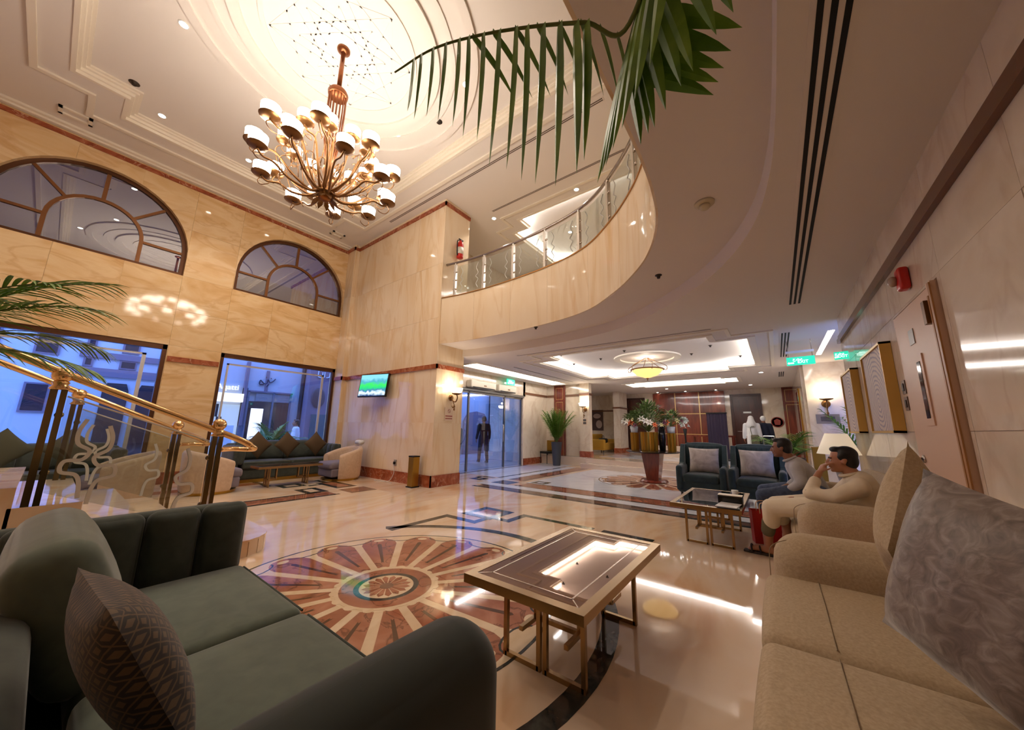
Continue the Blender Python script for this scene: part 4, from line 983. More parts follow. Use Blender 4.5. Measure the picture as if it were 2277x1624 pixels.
M_TMIR = mat('bronze_mirror', (178,150,130), 0.02, 1.0)
def pillow(mb, w, h, t, n=14, M=None, crease=0.0):
    P = []
    rnd = random.Random(int(w*1000+h*10))
    for sd in (1,-1):
        rows = []
        for i in range(n+1):
            row = []
            for j in range(n+1):
                u = -1+2*i/n; v = -1+2*j/n
                ex = 1-0.07*(1-v*v)*abs(u)**3; ey = 1-0.07*(1-u*u)*abs(v)**3
                th = t/2*(max(0,(1-u*u)*(1-v*v))**0.5*0.75+0.25*max(0,(1-u**4)*(1-v**4)))
                if crease: th += crease*(math.sin(9*u+3*v)*math.sin(5*v-2*u))*(1-u*u)*(1-v*v)
                row.append((w/2*u*ex, sd*th, h/2*v*ey))
            rows.append(row)
        mb.grid(rows, M)
    return mb
def lattice_mat(name, a, b, sc):
    """woven lattice of small diamonds"""
    if name in MATS: return MATS[name]
    mt = D.materials.new(name); mt.use_nodes = True; N = mt.node_tree.nodes; L = mt.node_tree.links; bs = N['Principled BSDF']
    tc = N.new('ShaderNodeTexCoord'); mp = N.new('ShaderNodeMapping'); mp.inputs['Scale'].default_value = (sc,1,sc); mp.inputs['Rotation'].default_value = (0,PI/4,0)
    vo = N.new('ShaderNodeTexVoronoi'); vo.distance = 'CHEBYCHEV'; vo.inputs['Randomness'].default_value = 0.0; vo.inputs['Scale'].default_value = 1
    wv = N.new('ShaderNodeMath'); wv.operation = 'MULTIPLY'; wv.inputs[1].default_value = 14
    sn = N.new('ShaderNodeMath'); sn.operation = 'SINE'; cr = N.new('ShaderNodeValToRGB'); cr.color_ramp.elements[0].position = 0.4; cr.color_ramp.elements[1].position = 0.6
    cr.color_ramp.elements[0].color = lin(a); cr.color_ramp.elements[1].color = lin(b)
    L.new(tc.outputs['Object'],mp.inputs[0]); L.new(mp.outputs[0],vo.inputs['Vector']); L.new(vo.outputs['Distance'],wv.inputs[0]); L.new(wv.outputs[0],sn.inputs[0])
    mr = N.new('ShaderNodeMapRange'); mr.inputs[1].default_value = -1; L.new(sn.outputs[0],mr.inputs[0]); L.new(mr.outputs[0],cr.inputs[0]); L.new(cr.outputs[0],bs.inputs['Base Color'])
    bs.inputs['Roughness'].default_value = 0.85; bs.inputs['Sheen Weight'].default_value = 0.2; MATS[name] = mt
    return mt
def cushion(name, label, w, h, t, mt, loc, rot, group=None, crease=0.0, tip=0.0):
    o = pillow(MB(), w, h, t, 16, None, crease).obj(name, mt, None, smooth=True)
    o.location = loc; o.rotation_euler = rot
    return tag(o, label, 'cushion', group)

# ---------------------------------------------------------------- channel-tufted green sofas
def green_sofa(label, loc, rz, W, group, mt=M_GREEN, hi=0.86, pads=(-1,1), backs=(0,1)):
    """width along x, front toward -y"""
    t = thing('velvet_sofa', label, 'sofa', loc, rz, group)
    hw = W/2
    MB().box(-hw+0.06,-0.36,0,hw-0.06,0.42,0.07).obj('plinth', M_PLINTH, t)
    MB().soft((0,0.02,0.19),(hw-0.02,0.44,0.12),0.05).obj('base', M_GREEND, t, smooth=True)
    n = 2; sw = (W-0.36)/n
    for i in range(n):
        x = -hw+0.18+sw*(i+0.5)
        c = MB().soft((x,-0.14,0.37),(sw/2-0.004,0.33,0.075),0.045,(0,0,0.018),4,6).obj('seat_cushion', mt, t, smooth=True)
        MB().tube([(x-sw/2+0.03,-0.468,0.425),(x+sw/2-0.03,-0.468,0.425)],0.005,6).obj('piping', M_GREEND, c)
    Mt = Matrix.Translation((0,0.215,0.62))@Matrix.Rotation(math.radians(-20),4,'X')
    for i in range(n):
        x = -hw+0.18+sw*(i+0.5)
        if i in backs: MB().soft((x,0.0,0.02),(sw/2-0.003,0.10,0.24),0.08,(0,0.03,0.01),4,5,M=Mt).obj('back_cushion', mt, t, smooth=True)
    MB().soft((0,0.38,0.46),(hw-0.04,0.09,hi-0.5),0.07).obj('back_shell', M_GREEND, t, smooth=True)
    for sx in (-1,1):
        # armrest: upright padded channels curving back into the shell
        if sx not in pads:
            MB().soft((sx*(hw-0.13),-0.11,0.37),(0.145,0.53,0.28),0.14,(0,0,0.012),6,6).obj('armrest', mat('charcoal_velvet',(42,47,42),0.9,sheen=0.25), t, smooth=True); continue
        a = MB().soft((sx*(hw-0.06),0.02,0.42),(0.06,0.44,0.36),0.045).obj('armrest', M_GREEND, t, smooth=True)
        for k in range(4):
            y = -0.355+0.218*k
            MB().soft((sx*(hw-0.14),y,0.59),(0.05,0.107,0.20),0.048,(0.035,0,0),5,5).obj('channel_pad', M_GREEND, a, smooth=True)
    return t
green_sofa('green velvet sofa in the near left foreground with pleated arm', (-1.765,0.36,0), PI, 2.05, 'green velvet sofas', hi=0.74, pads=(1,), backs=(1,))
green_sofa('dark green sofa against the right shop window', (-9.62,3.62,0), PI/2, 2.3, 'green velvet sofas', M_GREEND)
green_sofa('dark green sofa behind the stair against the left shop window', (-9.62,-0.2,0), PI/2, 2.3, 'green velvet sofas', M_GREEND)
cushion('patterned_cushion','brown lattice cushion leaning on the near green sofa back',0.42,0.40,0.15,lattice_mat('brown_lattice',(38,27,19),(98,75,49),34),(-1.27,0.205,0.705),(math.radians(-26),math.radians(2),PI+0.05))
for i, (y, r) in enumerate(((2.95,44),(3.55,42),(4.2,46))):
    cushion('square_cushion','brown cushion standing on its corner on the window sofa, '+('nearest the stair','in the middle','nearest the television wall')[i],0.44,0.44,0.14,M_BRCUSH,(-9.40,y,0.795),(math.radians(-14),math.radians(r),PI/2),'brown cushions on the window sofas')
for i, (y, r) in enumerate(((0.3,42),(-0.35,46))):
    cushion('square_cushion','olive cushion on the sofa behind the stair, '+('right one','left one')[i],0.46,0.46,0.14,mat('olive_cushion',(70,70,52),0.9),(-9.40,y,0.81),(math.radians(-14),math.radians(r),PI/2),'brown cushions on the window sofas')

# ---------------------------------------------------------------- tub chairs
def tub(label, loc, rz):
    t = thing('tub_chair', label, 'armchair', loc, rz, 'beige tub chairs in the window lounge')
    n = 28; a0, a1 = math.radians(-35), math.radians(215); out = []; R0, R1 = 0.43, 0.34
    sh = MB(); rows = []
    for i in range(n+1):
        u = i/n; a = a0+(a1-a0)*u; back = math.sin(max(0,min(PI,a)))
        k = abs(2*u-1)
        top = 0.78-0.20*k**1.6
        c, s = math.cos(a), math.sin(a)
        so = (1+0.10*(abs(c*s)))  # squarish plan
        prof = [(R0*so-0.02,0.05),(R0*so,0.10),(R0*so+0.02,top-0.06),(R0*so,top-0.015),((R0+R1)/2*so,top),(R1*so+0.01,top-0.02),(R1*so,top-0.08),(R1*so-0.02,0.30),(R1*so-0.02,0.06)]
        rows.append([(r*c, r*s*0.95, z) for r,z in prof])
    sh.grid(rows)
    for i in (0,n): sh.add(rows[i], [tuple(range(len(rows[i])))])
    sh.obj('shell', M_TUB, t, ang=60)
    MB().soft((0,-0.06,0.34),(0.32,0.36,0.08),0.06,(0,0,0.02),4,5).obj('seat_cushion', M_TUBIN, t, smooth=True)
    MB().soft((0,-0.04,0.18),(0.33,0.34,0.09),0.03).obj('seat_base', M_TUBIN, t, smooth=True)
    MB().lathe([(0.38,0),(0.40,0.0),(0.41,0.05),(0.0001,0.055)],28).obj('plinth', M_PLINTH, t, smooth=False)
    return t
tub('beige tub chair with white item on its back beside the television wall',(-8.45,4.42,0),0)
tub('beige tub chair half hidden behind the stair newel',(-8.5,1.98,0),PI)
tub('beige tub chair seen through the etched stair glass',(-8.55,0.85,0),0)
o = MB().soft((0,0,0.05),(0.12,0.07,0.05),0.04,(0.02,0.01,0.01)).obj('folded_cloth', mat('white_cloth',(205,204,206),0.9), None, smooth=True, loc=(-8.4,4.80,0.80)); tag(o,'white folded cloth lying on the back of the tub chair','cloth')

# ---------------------------------------------------------------- coffee tables
def table(label, loc, W, L, H, mt_top, tint=None, group='gold framed coffee tables', fr=0.05):
    """W along x, L along y"""
    t = thing('coffee_table', label, 'table', loc, 0, group)
    w, l = W/2, L/2
    mb = MB()
    for b in ((-w,-l,w,-l+fr),(-w,l-fr,w,l),(-w,-l+fr,-w+fr,l-fr),(w-fr,-l+fr,w,l-fr)): mb.box(b[0],b[1],H-0.045,b[2],b[3],H)
    mb.obj('top_frame', M_TGOLD, t)
    MB().box(-w+fr,-l+fr,H-0.03,w-fr,l-fr,H-0.002).obj('top', mt_top, t)
    if tint:
        i_ = 0.11; ln = MB()
        for b in ((-w+i_,-l+i_,w-i_,-l+i_+0.008),(-w+i_,l-i_-0.008,w-i_,l-i_),(-w+i_,-l+i_,-w+i_+0.008,l-i_),(w-i_-0.008,-l+i_,w-i_,l-i_)): ln.box(b[0],b[1],H-0.003,b[2],b[3],H-0.001)
        for sx in (-1,1):
            for sy in (-1,1): ln.bar((sx*(w-fr),sy*(l-fr),H-0.002),(sx*(w-i_),sy*(l-i_),H-0.002),0.006,0.002)
        ln.obj('bevel_line', tint, t)
    for sy in (-1,1):
        f = MB(); y = sy*(l-0.24); q = 0.024
        for (xa,xb,yo) in ((-w+0.12,-0.02,0),(0.02,w-0.12,0)):
            f.bar((xa,y,0.0),(xa,y,H-0.04),q).bar((xb,y,0.0),(xb,y,H-0.04),q).bar((xa,y,q/2),(xb,y,q/2),q)
        f.obj('leg_frame', M_TGOLD, t)
        g = MB(); y2 = y-sy*0.16
        for xa in (-w+0.22,w-0.22): g.bar((xa,y2,H*0.35),(xa,y2,H-0.04),q)
        g.bar((-w+0.22,y2,H*0.35),(w-0.22,y2,H*0.35),q).bar((-w+0.22,y2,H*0.35),(-w+0.22,y,H*0.35),q).bar((w-0.22,y2,H*0.35),(w-0.22,y,H*0.35),q)
        g.obj('leg_bracket', M_TGOLD, t)
    return t
table('bronze mirror topped coffee table in the near foreground',(-1.10,2.14,0),0.72,1.24,0.46,M_TMIR,mat('pale_line',(214,190,170),0.2,0.6))
table('glass topped gold coffee table in front of the two seated men',(-0.72,5.15,0),0.70,1.36,0.45,glass_mat('table_glass',(0.42,0.40,0.38),0.22))
table('slim gold coffee table in front of the window sofa',(-8.42,3.25,0),0.48,1.22,0.42,mat('dark_top',(60,46,36),0.1))

# ---------------------------------------------------------------- beige sofas along the right wall
def beige_sofa(label, y0, y1, nseat, x0=-0.10, x1=0.86, zs=0.375, bt=0.10):
    t = thing('linen_sofa', label, 'sofa', (0,0,0), 0, 'beige linen sofas along the right wall')
    aw = 0.36
    MB().soft(((x0+x1)/2+0.02,(y0+y1)/2,0.18),((x1-x0)/2-0.02,(y1-y0)/2-0.02,0.13),0.03).obj('base', M_BEIGE, t, smooth=True)
    for x in (x0+0.08,x1-0.08):
        for y in (y0+0.1,y1-0.1): MB().lathe([(0.022,0),(0.03,0.055)],10,(x,y,0)).obj('leg', mat('dark_leg',(40,28,20),0.5), t)
    ys0, ys1 = y0+aw*0.86, y1-aw*0.86
    sl = (ys1-ys0)/nseat
    for i in range(nseat):
        yc = ys0+sl*(i+0.5)
        c = MB().soft((x0+0.33,yc,zs),(0.36,sl/2-0.004,0.085),0.05,(0.01,0,0.02),4,6).obj('seat_cushion', M_BEIGE, t, smooth=True)
        MB().tube(spline([(x0+0.20,yc-sl/2+0.03,zs+0.091),(x0+0.20,yc,zs+0.106),(x0+0.20,yc+sl/2-0.03,zs+0.091)],4),0.0022,5).obj('seam', M_SEAM, c)
    MB().soft((x1-bt,(y0+y1)/2,0.48),(bt,(y1-y0)/2-0.03,0.36),0.09,(0,0,0.03),4,6).obj('back', M_BEIGE, t, smooth=True)
    for yc, sg in ((y0+aw/2,-1),(y1-aw/2,1)):
        a = MB().soft(((x0+x1)/2-0.04,yc,0.37),((x1-x0)/2-0.05,aw/2,0.285),0.15,(0.0,0,0.012),5,5).obj('armrest', M_BEIGE, t, smooth=True)
        MB().tube(spline([(x0-0.006,yc-sg*0.10,0.14),(x0-0.008,yc-sg*0.10,0.50),(x0+0.02,yc-sg*0.08,0.60),(x0+0.16,yc-sg*0.05,0.655)],5),0.0025,5).obj('seam', M_SEAM, a)
        MB().tube(spline([(x0+0.55,yc-aw/2-0.002,0.30),(x0+0.55,yc-aw/2+0.03,0.57),(x0+0.55,yc,0.668),(x0+0.55,yc+aw/2-0.03,0.57),(x0+0.55,yc+aw/2+0.002,0.30)],5),0.0022,5).obj('seam', M_SEAM, a)
    return t
beige_sofa('beige linen sofa in the near right foreground', 0.72, 2.98, 2)
beige_sofa('beige linen sofa that the two men sit on', 3.98, 6.15, 2, 0.06, 0.86, 0.29, 0.035)
cushion('linen_cushion','beige linen cushion wedged upright in the corner of the near right sofa',0.52,0.52,0.2,M_BEIGE,(0.42,2.28,0.865),(math.radians(8),math.radians(40),math.radians(74)))
cushion('velvet_cushion','large mauve crushed velvet cushion at the right edge',0.52,0.54,0.28,M_MAUVE,(0.43,1.56,0.825),(math.radians(-10),math.radians(14),math.radians(-58)),None,0.012)
#,0.42,0.36,0.16,M_BEIGE,(0.62,4.42,0.66),(math.radians(16),0,math.radians(75)))

# ---------------------------------------------------------------- teal wing armchairs
def wing_chair(label, loc, rz):
    t = thing('wing_armchair', label, 'armchair', loc, rz, 'teal armchairs facing the camera')
    for x in (-0.33,0.33):
        for y in (-0.34,0.34): MB().lathe([(0.014,0),(0.024,0.16)],10,(x,y,0)).obj('leg', MATS['dark_leg'], t)
    MB().soft((0,0,0.25),(0.38,0.38,0.10),0.03).obj('seat_frame', M_TEAL, t, smooth=True)
    MB().soft((0,-0.06,0.40),(0.29,0.34,0.075),0.05,(0,0,0.02),4,5).obj('seat_cushion', M_TEAL, t, smooth=True)
    Mt = Matrix.Translation((0,0.30,0.66))@Matrix.Rotation(math.radians(-9),4,'X')
    MB().soft((0,0,0),(0.36,0.075,0.36),0.07,(0,0.02,0.03),5,6,M=Mt).obj('backrest', M_TEAL, t, smooth=True)
    for k in range(7): 
        x = -0.24+0.08*k
        MB().tube([Mt@Vector((x,-0.092,0.30)),Mt@Vector((x,-0.096,-0.1))],0.004,5).obj('channel_seam', mat('teal_dark',(16,30,32),0.9), t)
    for sx in (-1,1):
        MB().soft((sx*0.355,-0.04,0.40),(0.055,0.37,0.225),0.045,(0,0,0.01),4,4).obj('armrest', M_TEAL, t, smooth=True)
        w = MB(); prof = [(-0.10,0.60),(0.02,0.66),(0.14,0.86),(0.24,1.0),(0.36,1.0),(0.36,0.3),(0.1,0.3)]
        w.prism(prof,-0.04,0.04,MX((sx*0.365,0,0),(0,1,0),(0,0,1),(1,0,0))); w.obj('wing', M_TEAL, t)
    return t
wing_chair('teal velvet armchair with silver cushion, left of the pair',(-1.20,7.68,0),0.03)
wing_chair('teal velvet armchair with silver cushion, next to the seated man',(-0.34,7.68,0),-0.02)
for x, s in ((-1.17,'left'),(-0.34,'right')):
    cushion('velvet_cushion','silver grey cushion propped in the %s teal armchair' % s,0.52,0.46,0.16,M_SILVER,(x,7.70,0.72),(math.radians(-12),0,0.05),'silver cushions in the teal armchairs')
# ---------------------------------------------------------------- plants
M_LEAF = noise_mat('palm_leaf', [(62,104,20),(96,138,36),(128,164,56)], 6, (1,1,1), 0.45, 0.5)
M_LEAFD = noise_mat('palm_leaf_dark', [(26,50,22),(48,78,34)], 6, (1,1,1), 0.5, 0.5)
M_STEM = mat('palm_stem', (92,104,46), 0.6)
def blade(mb, base, d, L, wd, droop, up=Vector((0,0,1)), seg=5):
    """one tapering folded leaflet that droops"""
    d = Vector(d).normalized(); p = Vector(base); rows = []
    sd = d.cross(up)
    if sd.length < 1e-3: sd = Vector((1,0,0))
    sd.normalize()
    for i in range(seg+1):
        u = i/seg; w_ = wd*(math.sin(PI*min(1,0.18+0.82*u))**0.8)*(1-0.15*u) if u < 1 else 0.0006
        w_ = max(w_, 0.0006)
        nrm = sd.cross(d).normalized()
        rows.append([p-sd*w_/2+nrm*w_*0.18, p, p+sd*w_/2+nrm*w_*0.18])
        d = (d+Vector((0,0,-droop/seg))).normalized(); p = p+d*(L/seg)
    mb.grid(rows)
def frond(parent, base, az, el, L, droop, nleaf, ll, lw, mt, rnd, split=False, ldroop=0.7, spread=0.75):
    d = Vector((math.cos(az)*math.cos(el), math.sin(az)*math.cos(el), math.sin(el))); p = Vector(base); P = [p.copy()]; T = [d.copy()]
    n = 14
    for i in range(n):
        d = (d+Vector((0,0,-droop/n*(0.4+1.2*i/n)))).normalized(); p = p+d*L/n; P.append(p.copy()); T.append(d.copy())
    st = MB().tube(P, [0.009*(1-0.8*i/n)+0.001 for i in range(n+1)], 6)
    fo = st.obj('frond', M_STEM, parent, smooth=True)
    lm = MB()
    for k in range(nleaf):
        u = 0.22+0.78*k/(nleaf-1); x = u*n; i = min(n-1,int(x)); q = P[i].lerp(P[i+1], x-i); t = T[i]
        sd = t.cross(Vector((0,0,1)))
        sd = sd.normalized() if sd.length > 1e-3 else Vector((1,0,0))
        Lk = ll*(math.sin(PI*(0.15+0.75*u))**0.7)*rnd.uniform(0.85,1.1)
        for s_ in (-1,1):
            dd = sd*s_*math.cos(spread*u)+t*(0.55+0.6*u)+Vector((0,0,0.25*(1-u)))
            b_ = MB() if split else lm
            blade(b_, q, dd, Lk, lw, ldroop*rnd.uniform(0.8,1.3))
            if split: b_.obj('leaflet', mt, fo)
    if not split: lm.obj('leaflets', mt, fo); 
    return fo
def palm(t, base, fronds, nleaf, ll, lw, mt=M_LEAF, seed=1, split=False, ldroop=0.7):
    rnd = random.Random(seed)
    for az, el, L, dr in fronds: frond(t, base, az, el, L, dr, nleaf, ll, lw, mt, rnd, split, ldroop)
def spray(n, el0, el1, L0, L1, dr, seed, az0=0, az1=2*PI):
    r = random.Random(seed); return [(az0+(az1-az0)*(k+r.uniform(-0.3,0.3))/n, r.uniform(el0,el1), r.uniform(L0,L1), dr*r.uniform(0.7,1.3)) for k in range(n)]
# palm whose fronds hang into the top of the picture; its pot stands beside the camera
t = thing('potted_palm', 'large potted palm beside the viewer whose fronds hang down from the top of the view', 'plant', (0.45,-0.95,0))
MB().lathe([(0.0001,0),(0.17,0),(0.23,0.5),(0.24,0.52),(0.2,0.52),(0.19,0.46),(0.0001,0.45)],24).obj('pot', mat('dark_pot',(50,50,54),0.4), t, ang=40)
MB().tube(spline([(0,0,0.44),(0.02,0.03,1.1),(0.0,0.1,1.75)],6),0.03,8).obj('stem', M_STEM, t, smooth=True)
rnd = random.Random(11)
def hang_frond(pts, specs):
    """arching rachis through given points with leaflets of given length and direction"""
    P = spline(pts, 10); n = len(P)
    fo = MB().tube(P, [0.010*(1-0.7*i/n) for i in range(n)], 7).obj('frond', M_STEM, t, smooth=True)
    for u, dx, dy, dz, L, wd in specs:
        i = min(n-1, int(u*(n-1))); b_ = MB(); blade(b_, P[i], (dx,dy,dz), L, wd, 0.35, Vector((0.5,0.8,0.2)), 7); b_.obj('leaflet', M_LEAF, fo)
# points relative to the pot
def rel(*P): return [(x-0.45, y+0.95, z) for x,y,z in P]
RN = rel((0.45,-0.85,1.75),(0.28,0.0,2.45),(0.02,0.6,2.62),(-0.246,0.9,2.50),(-0.372,0.85,2.553),(-0.55,0.8,2.628),(-0.732,0.72,2.649),(-0.895,0.65,2.641),(-1.049,0.60,2.60))
hang_frond(RN, [(0.50+0.0345*k, -0.04+rnd.uniform(-0.03,0.03), 0.02, -1.0, (0.50,0.56,0.60,0.60,0.58,0.56,0.52,0.46,0.40,0.36,0.34,0.30,0.28,0.22)[k]*rnd.uniform(0.94,1.04), 0.060) for k in range(14)]+
           [(0.42+0.05*k, -0.1, 0.6, 0.25, 0.36, 0.04) for k in range(8)])
hang_frond(rel((0.45,-0.85,1.75),(0.30,0.0,2.38),(0.02,0.62,2.60),(-0.22,0.90,2.52),(-0.32,1.0,2.42)),
           [(0.60+0.04*k, 0.28-0.03*k, 0.12, -0.9, 0.40-0.01*k, 0.058) for k in range(8)]+[(0.62+0.045*k, -0.25-0.02*k, 0.1, -0.95, 0.42, 0.056) for k in range(7)]+[(0.75+0.05*k, 0.75, 0.1, -0.5, 0.34, 0.056) for k in range(5)])
for az, el in ((-1.6,1.2),(-2.2,1.1),(-2.8,1.0)): frond(t, (0,0.1,1.75), az, el, 0.9, 0.9, 14, 0.34, 0.03, M_LEAF, rnd)
# palm at the left edge by the stair
t = thing('potted_palm', 'potted palm at the left edge whose frond tips reach over the stair rail', 'plant', (-3.75,-0.62,0))
MB().lathe([(0.0001,0),(0.16,0),(0.21,0.5),(0.22,0.52),(0.18,0.52),(0.17,0.46),(0.0001,0.45)],24).obj('pot', MATS['dark_pot'], t, ang=40)
MB().tube([(0,0,0.44),(0,0,1.62)],0.03,8).obj('stem', M_STEM, t, smooth=True)
palm(t, (0,0,1.62), [(1.5,0.95,0.95,0.9),(1.2,0.75,0.85,0.9),(1.75,0.55,0.8,0.9),(0.9,0.9,0.8,1.0),(-0.5,0.9,0.9,1.0),(-1.8,1.0,0.9,1.0),(2.7,0.9,0.9,1.0),(1.45,0.25,0.75,0.7)], 16, 0.36, 0.022, M_LEAF, 4, True)
# tall palm planter by the entrance
def planter_palm(label, loc, r0, r1, h, n, L, ll, seed, mt=None, dr=0.8, el=(0.9,1.45)):
    t = thing('planter_palm', label, 'plant', loc)
    MB().lathe([(0.0001,0),(r0,0),(r1,h),(r1+0.01,h+0.015),(r1-0.02,h+0.015),(r1-0.03,h-0.05),(0.0001,h-0.06)],24).obj('planter', mt or mat('slate_planter',(54,58,66),0.45), t, ang=40)
    palm(t, (0,0,h-0.05), spray(n, el[0], el[1], L*0.75, L, dr, seed), 16, ll, 0.026, M_LEAF, seed)
    return t
planter_palm('tall palm in a slim slate planter before the wood pilaster', (-6.32,11.05,0), 0.13, 0.19, 0.80, 40, 1.28, 0.26, 3, dr=0.75, el=(1.12,1.54))
planter_palm('leafy palm in a dark planter near the corridor behind the seated man', (0.15,9.3,0), 0.2, 0.26, 0.75, 12, 0.8, 0.36, 8, mat('black_planter',(22,22,24),0.4), 1.0, (0.5,1.3))
planter_palm('potted palm hidden beyond the end of the right wall', (1.22,7.75,0), 0.18, 0.22, 0.6, 12, 1.35, 0.26, 9, dr=0.6, el=(1.1,1.45))
planter_palm('street palm in a tub outside the right shop window', (-12.3,4.15,-0.25), 0.35, 0.42, 0.75, 26, 1.05, 0.4, 12, None, 1.2, (0.3,1.4))
planter_palm('palm in a tub outside the entrance doors', (-8.5,6.9,-0.02), 0.22, 0.3, 0.9, 18, 1.1, 0.36, 13, None, 0.9, (0.6,1.45))
t = thing('gold_planter', 'tall gold box planter at the corridor corner', 'planter', (0.60,9.05,0))
MB().prism([(-0.09,-0.09),(0.09,-0.09),(0.09,0.09),(-0.09,0.09)],0,0.98).obj('body', M_PLINTH, t); MB().prism([(-0.1,-0.1),(0.1,-0.1),(0.1,0.1),(-0.1,0.1)],0.98,1.0).obj('rim', M_PLINTH, t)

# ---------------------------------------------------------------- flower table
pt = thing('pedestal_table', 'dark round pedestal table with tapered red wood column holding the flowers', 'table', (-2.57,9.36,0))
MB().lathe([(0.0001,0),(0.32,0),(0.34,0.03),(0.3,0.07),(0.0001,0.07)],28).obj('foot', M_WOOD, pt, ang=40)
MB().add([(-0.14,-0.14,0.07),(0.14,-0.14,0.07),(0.14,0.14,0.07),(-0.14,0.14,0.07),(-0.22,-0.22,0.72),(0.22,-0.22,0.72),(0.22,0.22,0.72),(-0.22,0.22,0.72)],[(0,3,2,1),(4,5,6,7),(0,1,5,4),(1,2,6,5),(2,3,7,6),(3,0,4,7)]).obj('column', M_WOOD, pt)
MB().lathe([(0.0001,0.72),(0.60,0.72),(0.64,0.735),(0.64,0.755),(0.60,0.765),(0.0001,0.765)],36).obj('table_top', mat('dark_brown_top',(42,28,22),0.2), pt, ang=40)
M_GVASE = mat('gold_vase', (176,130,44), 0.28, 0.9)
def gold_vase(label, x, y, r, h, white=0.0):
    t = thing('gold_vase', label, 'vase', (x,y,0.767), 0, 'fluted gold vases on the pedestal table')
    n = 40; a = MB(); rows = []
    for r_, z in ((r*0.9,0),(r*0.92,0.02),(r,h)):
        rows.append([((r_*(1+(0.05 if j%2 else -0.03)))*math.cos(2*PI*j/n),(r_*(1+(0.05 if j%2 else -0.03)))*math.sin(2*PI*j/n),z) for j in range(n)])
    a.grid(rows, None, False, True); a.add(rows[0],[tuple(range(n))]); a.add([(x_,y_,h-0.01) for x_,y_,_ in rows[2]],[tuple(range(n))]); a.obj('fluted_body', M_GVASE, t)
    if white: MB().lathe([(r*0.8,h-0.005),(r*1.0,h+white),(r*0.9,h+white),(0.0001,h+white-0.03)],20).obj('inner_pot', mat('white_pot',(214,216,216),0.35), t, smooth=True)
    return t
gold_vase('wide fluted gold vase in the middle of the pedestal table', -2.60,9.22,0.21,0.46)
gold_vase('slim fluted gold vase with white pot on the left of the pedestal table', -2.98,9.28,0.10,0.44,0.16)
gold_vase('slim fluted gold vase with white pot on the right of the pedestal table', -2.10,9.36,0.10,0.44,0.16)
t = tag(MB().lathe([(0.0001,0),(0.07,0),(0.09,0.3),(0.08,0.62),(0.0001,0.6)],20).obj('dark_vase', mat('black_floral',(24,20,28),0.25), None, smooth=True, loc=(-2.33,9.40,0.767)),'black vase with pale speckles between the gold vases','vase')
M_FLW = mat('white_petals',(232,226,214),0.6); M_FLO = mat('orange_petals',(226,120,70),0.6); M_FLP = mat('plum_petals',(104,44,60),0.6); M_FLY = mat('cream_petals',(226,212,150),0.6)
def lily(mb, c, d, s):
    d = Vector(d).normalized(); up = Vector((0,0,1)) if abs(d.z) < 0.9 else Vector((1,0,0)); u = d.cross(up).normalized(); v = d.cross(u)
    for k in range(6):
        a = 2*PI*k/6; r = (u*math.cos(a)+v*math.sin(a)); q = (u*math.cos(a+PI/2)+v*math.sin(a+PI/2))
        b0 = Vector(c)
        mb.add([b0, b0+d*s*0.6+r*s*0.35-q*s*0.22, b0+d*s*0.7+r*s*0.95, b0+d*s*0.6+r*s*0.35+q*s*0.22],[(0,1,2,3)])
def bouquet(label, c, rx, ry, z0, z1, seed, nleaf, flowers):
    t = thing('flower_arrangement', label, 'flowers', (c[0],c[1],z0), 0, 'bouquets on the pedestal table')
    r = random.Random(seed); lf = MB(); st = MB(); h = z1-z0
    for k in range(nleaf):
        a = r.uniform(0,2*PI); w_ = r.random()**0.5; hz = h*(0.25+0.75*(1-w_*w_*0.75))*r.uniform(0.55,1.0)
        p = Vector((rx*w_*math.cos(a), ry*w_*math.sin(a), hz)); d = Vector((math.cos(a)*w_, math.sin(a)*w_, r.uniform(0.2,1.0)))
        blade(lf, p, d, r.uniform(0.09,0.15), 0.048, 0.7, Vector((0,0,1)), 3)
        if k%6 == 0: st.tube([(0,0,0),p],0.004,4)
    lf.obj('foliage', noise_mat('bouquet_leaf',[(58,84,40),(96,122,62),(132,150,84)],8,(1,1,1),0.5), t); st.obj('stems', M_STEM, t)
    for k in range(flowers):
        a = 2*PI*(k+r.random()*0.7)/flowers; p = Vector((rx*1.0*math.cos(a), ry*1.0*math.sin(a), h*r.uniform(0.05,0.38))); fm = MB(); lily(fm, p, (math.cos(a),math.sin(a),0.35), r.uniform(0.07,0.11)); fm.obj('blossom', (M_FLW,M_FLW,M_FLO,M_FLY,M_FLP,M_FLW)[k%6], t)
    return t
bouquet('tall leafy bouquet of white, orange and plum blossoms over the wide gold vase', (-2.60,9.22), 0.43,0.38,1.23,2.04,2,420,24)
bouquet('small bouquet with white blossoms over the left slim vase', (-2.98,9.28), 0.24,0.22,1.37,1.76,3,150,11)
bouquet('small bouquet with cream and orange blossoms over the right slim vase', (-2.10,9.36), 0.24,0.22,1.37,1.74,4,150,11)

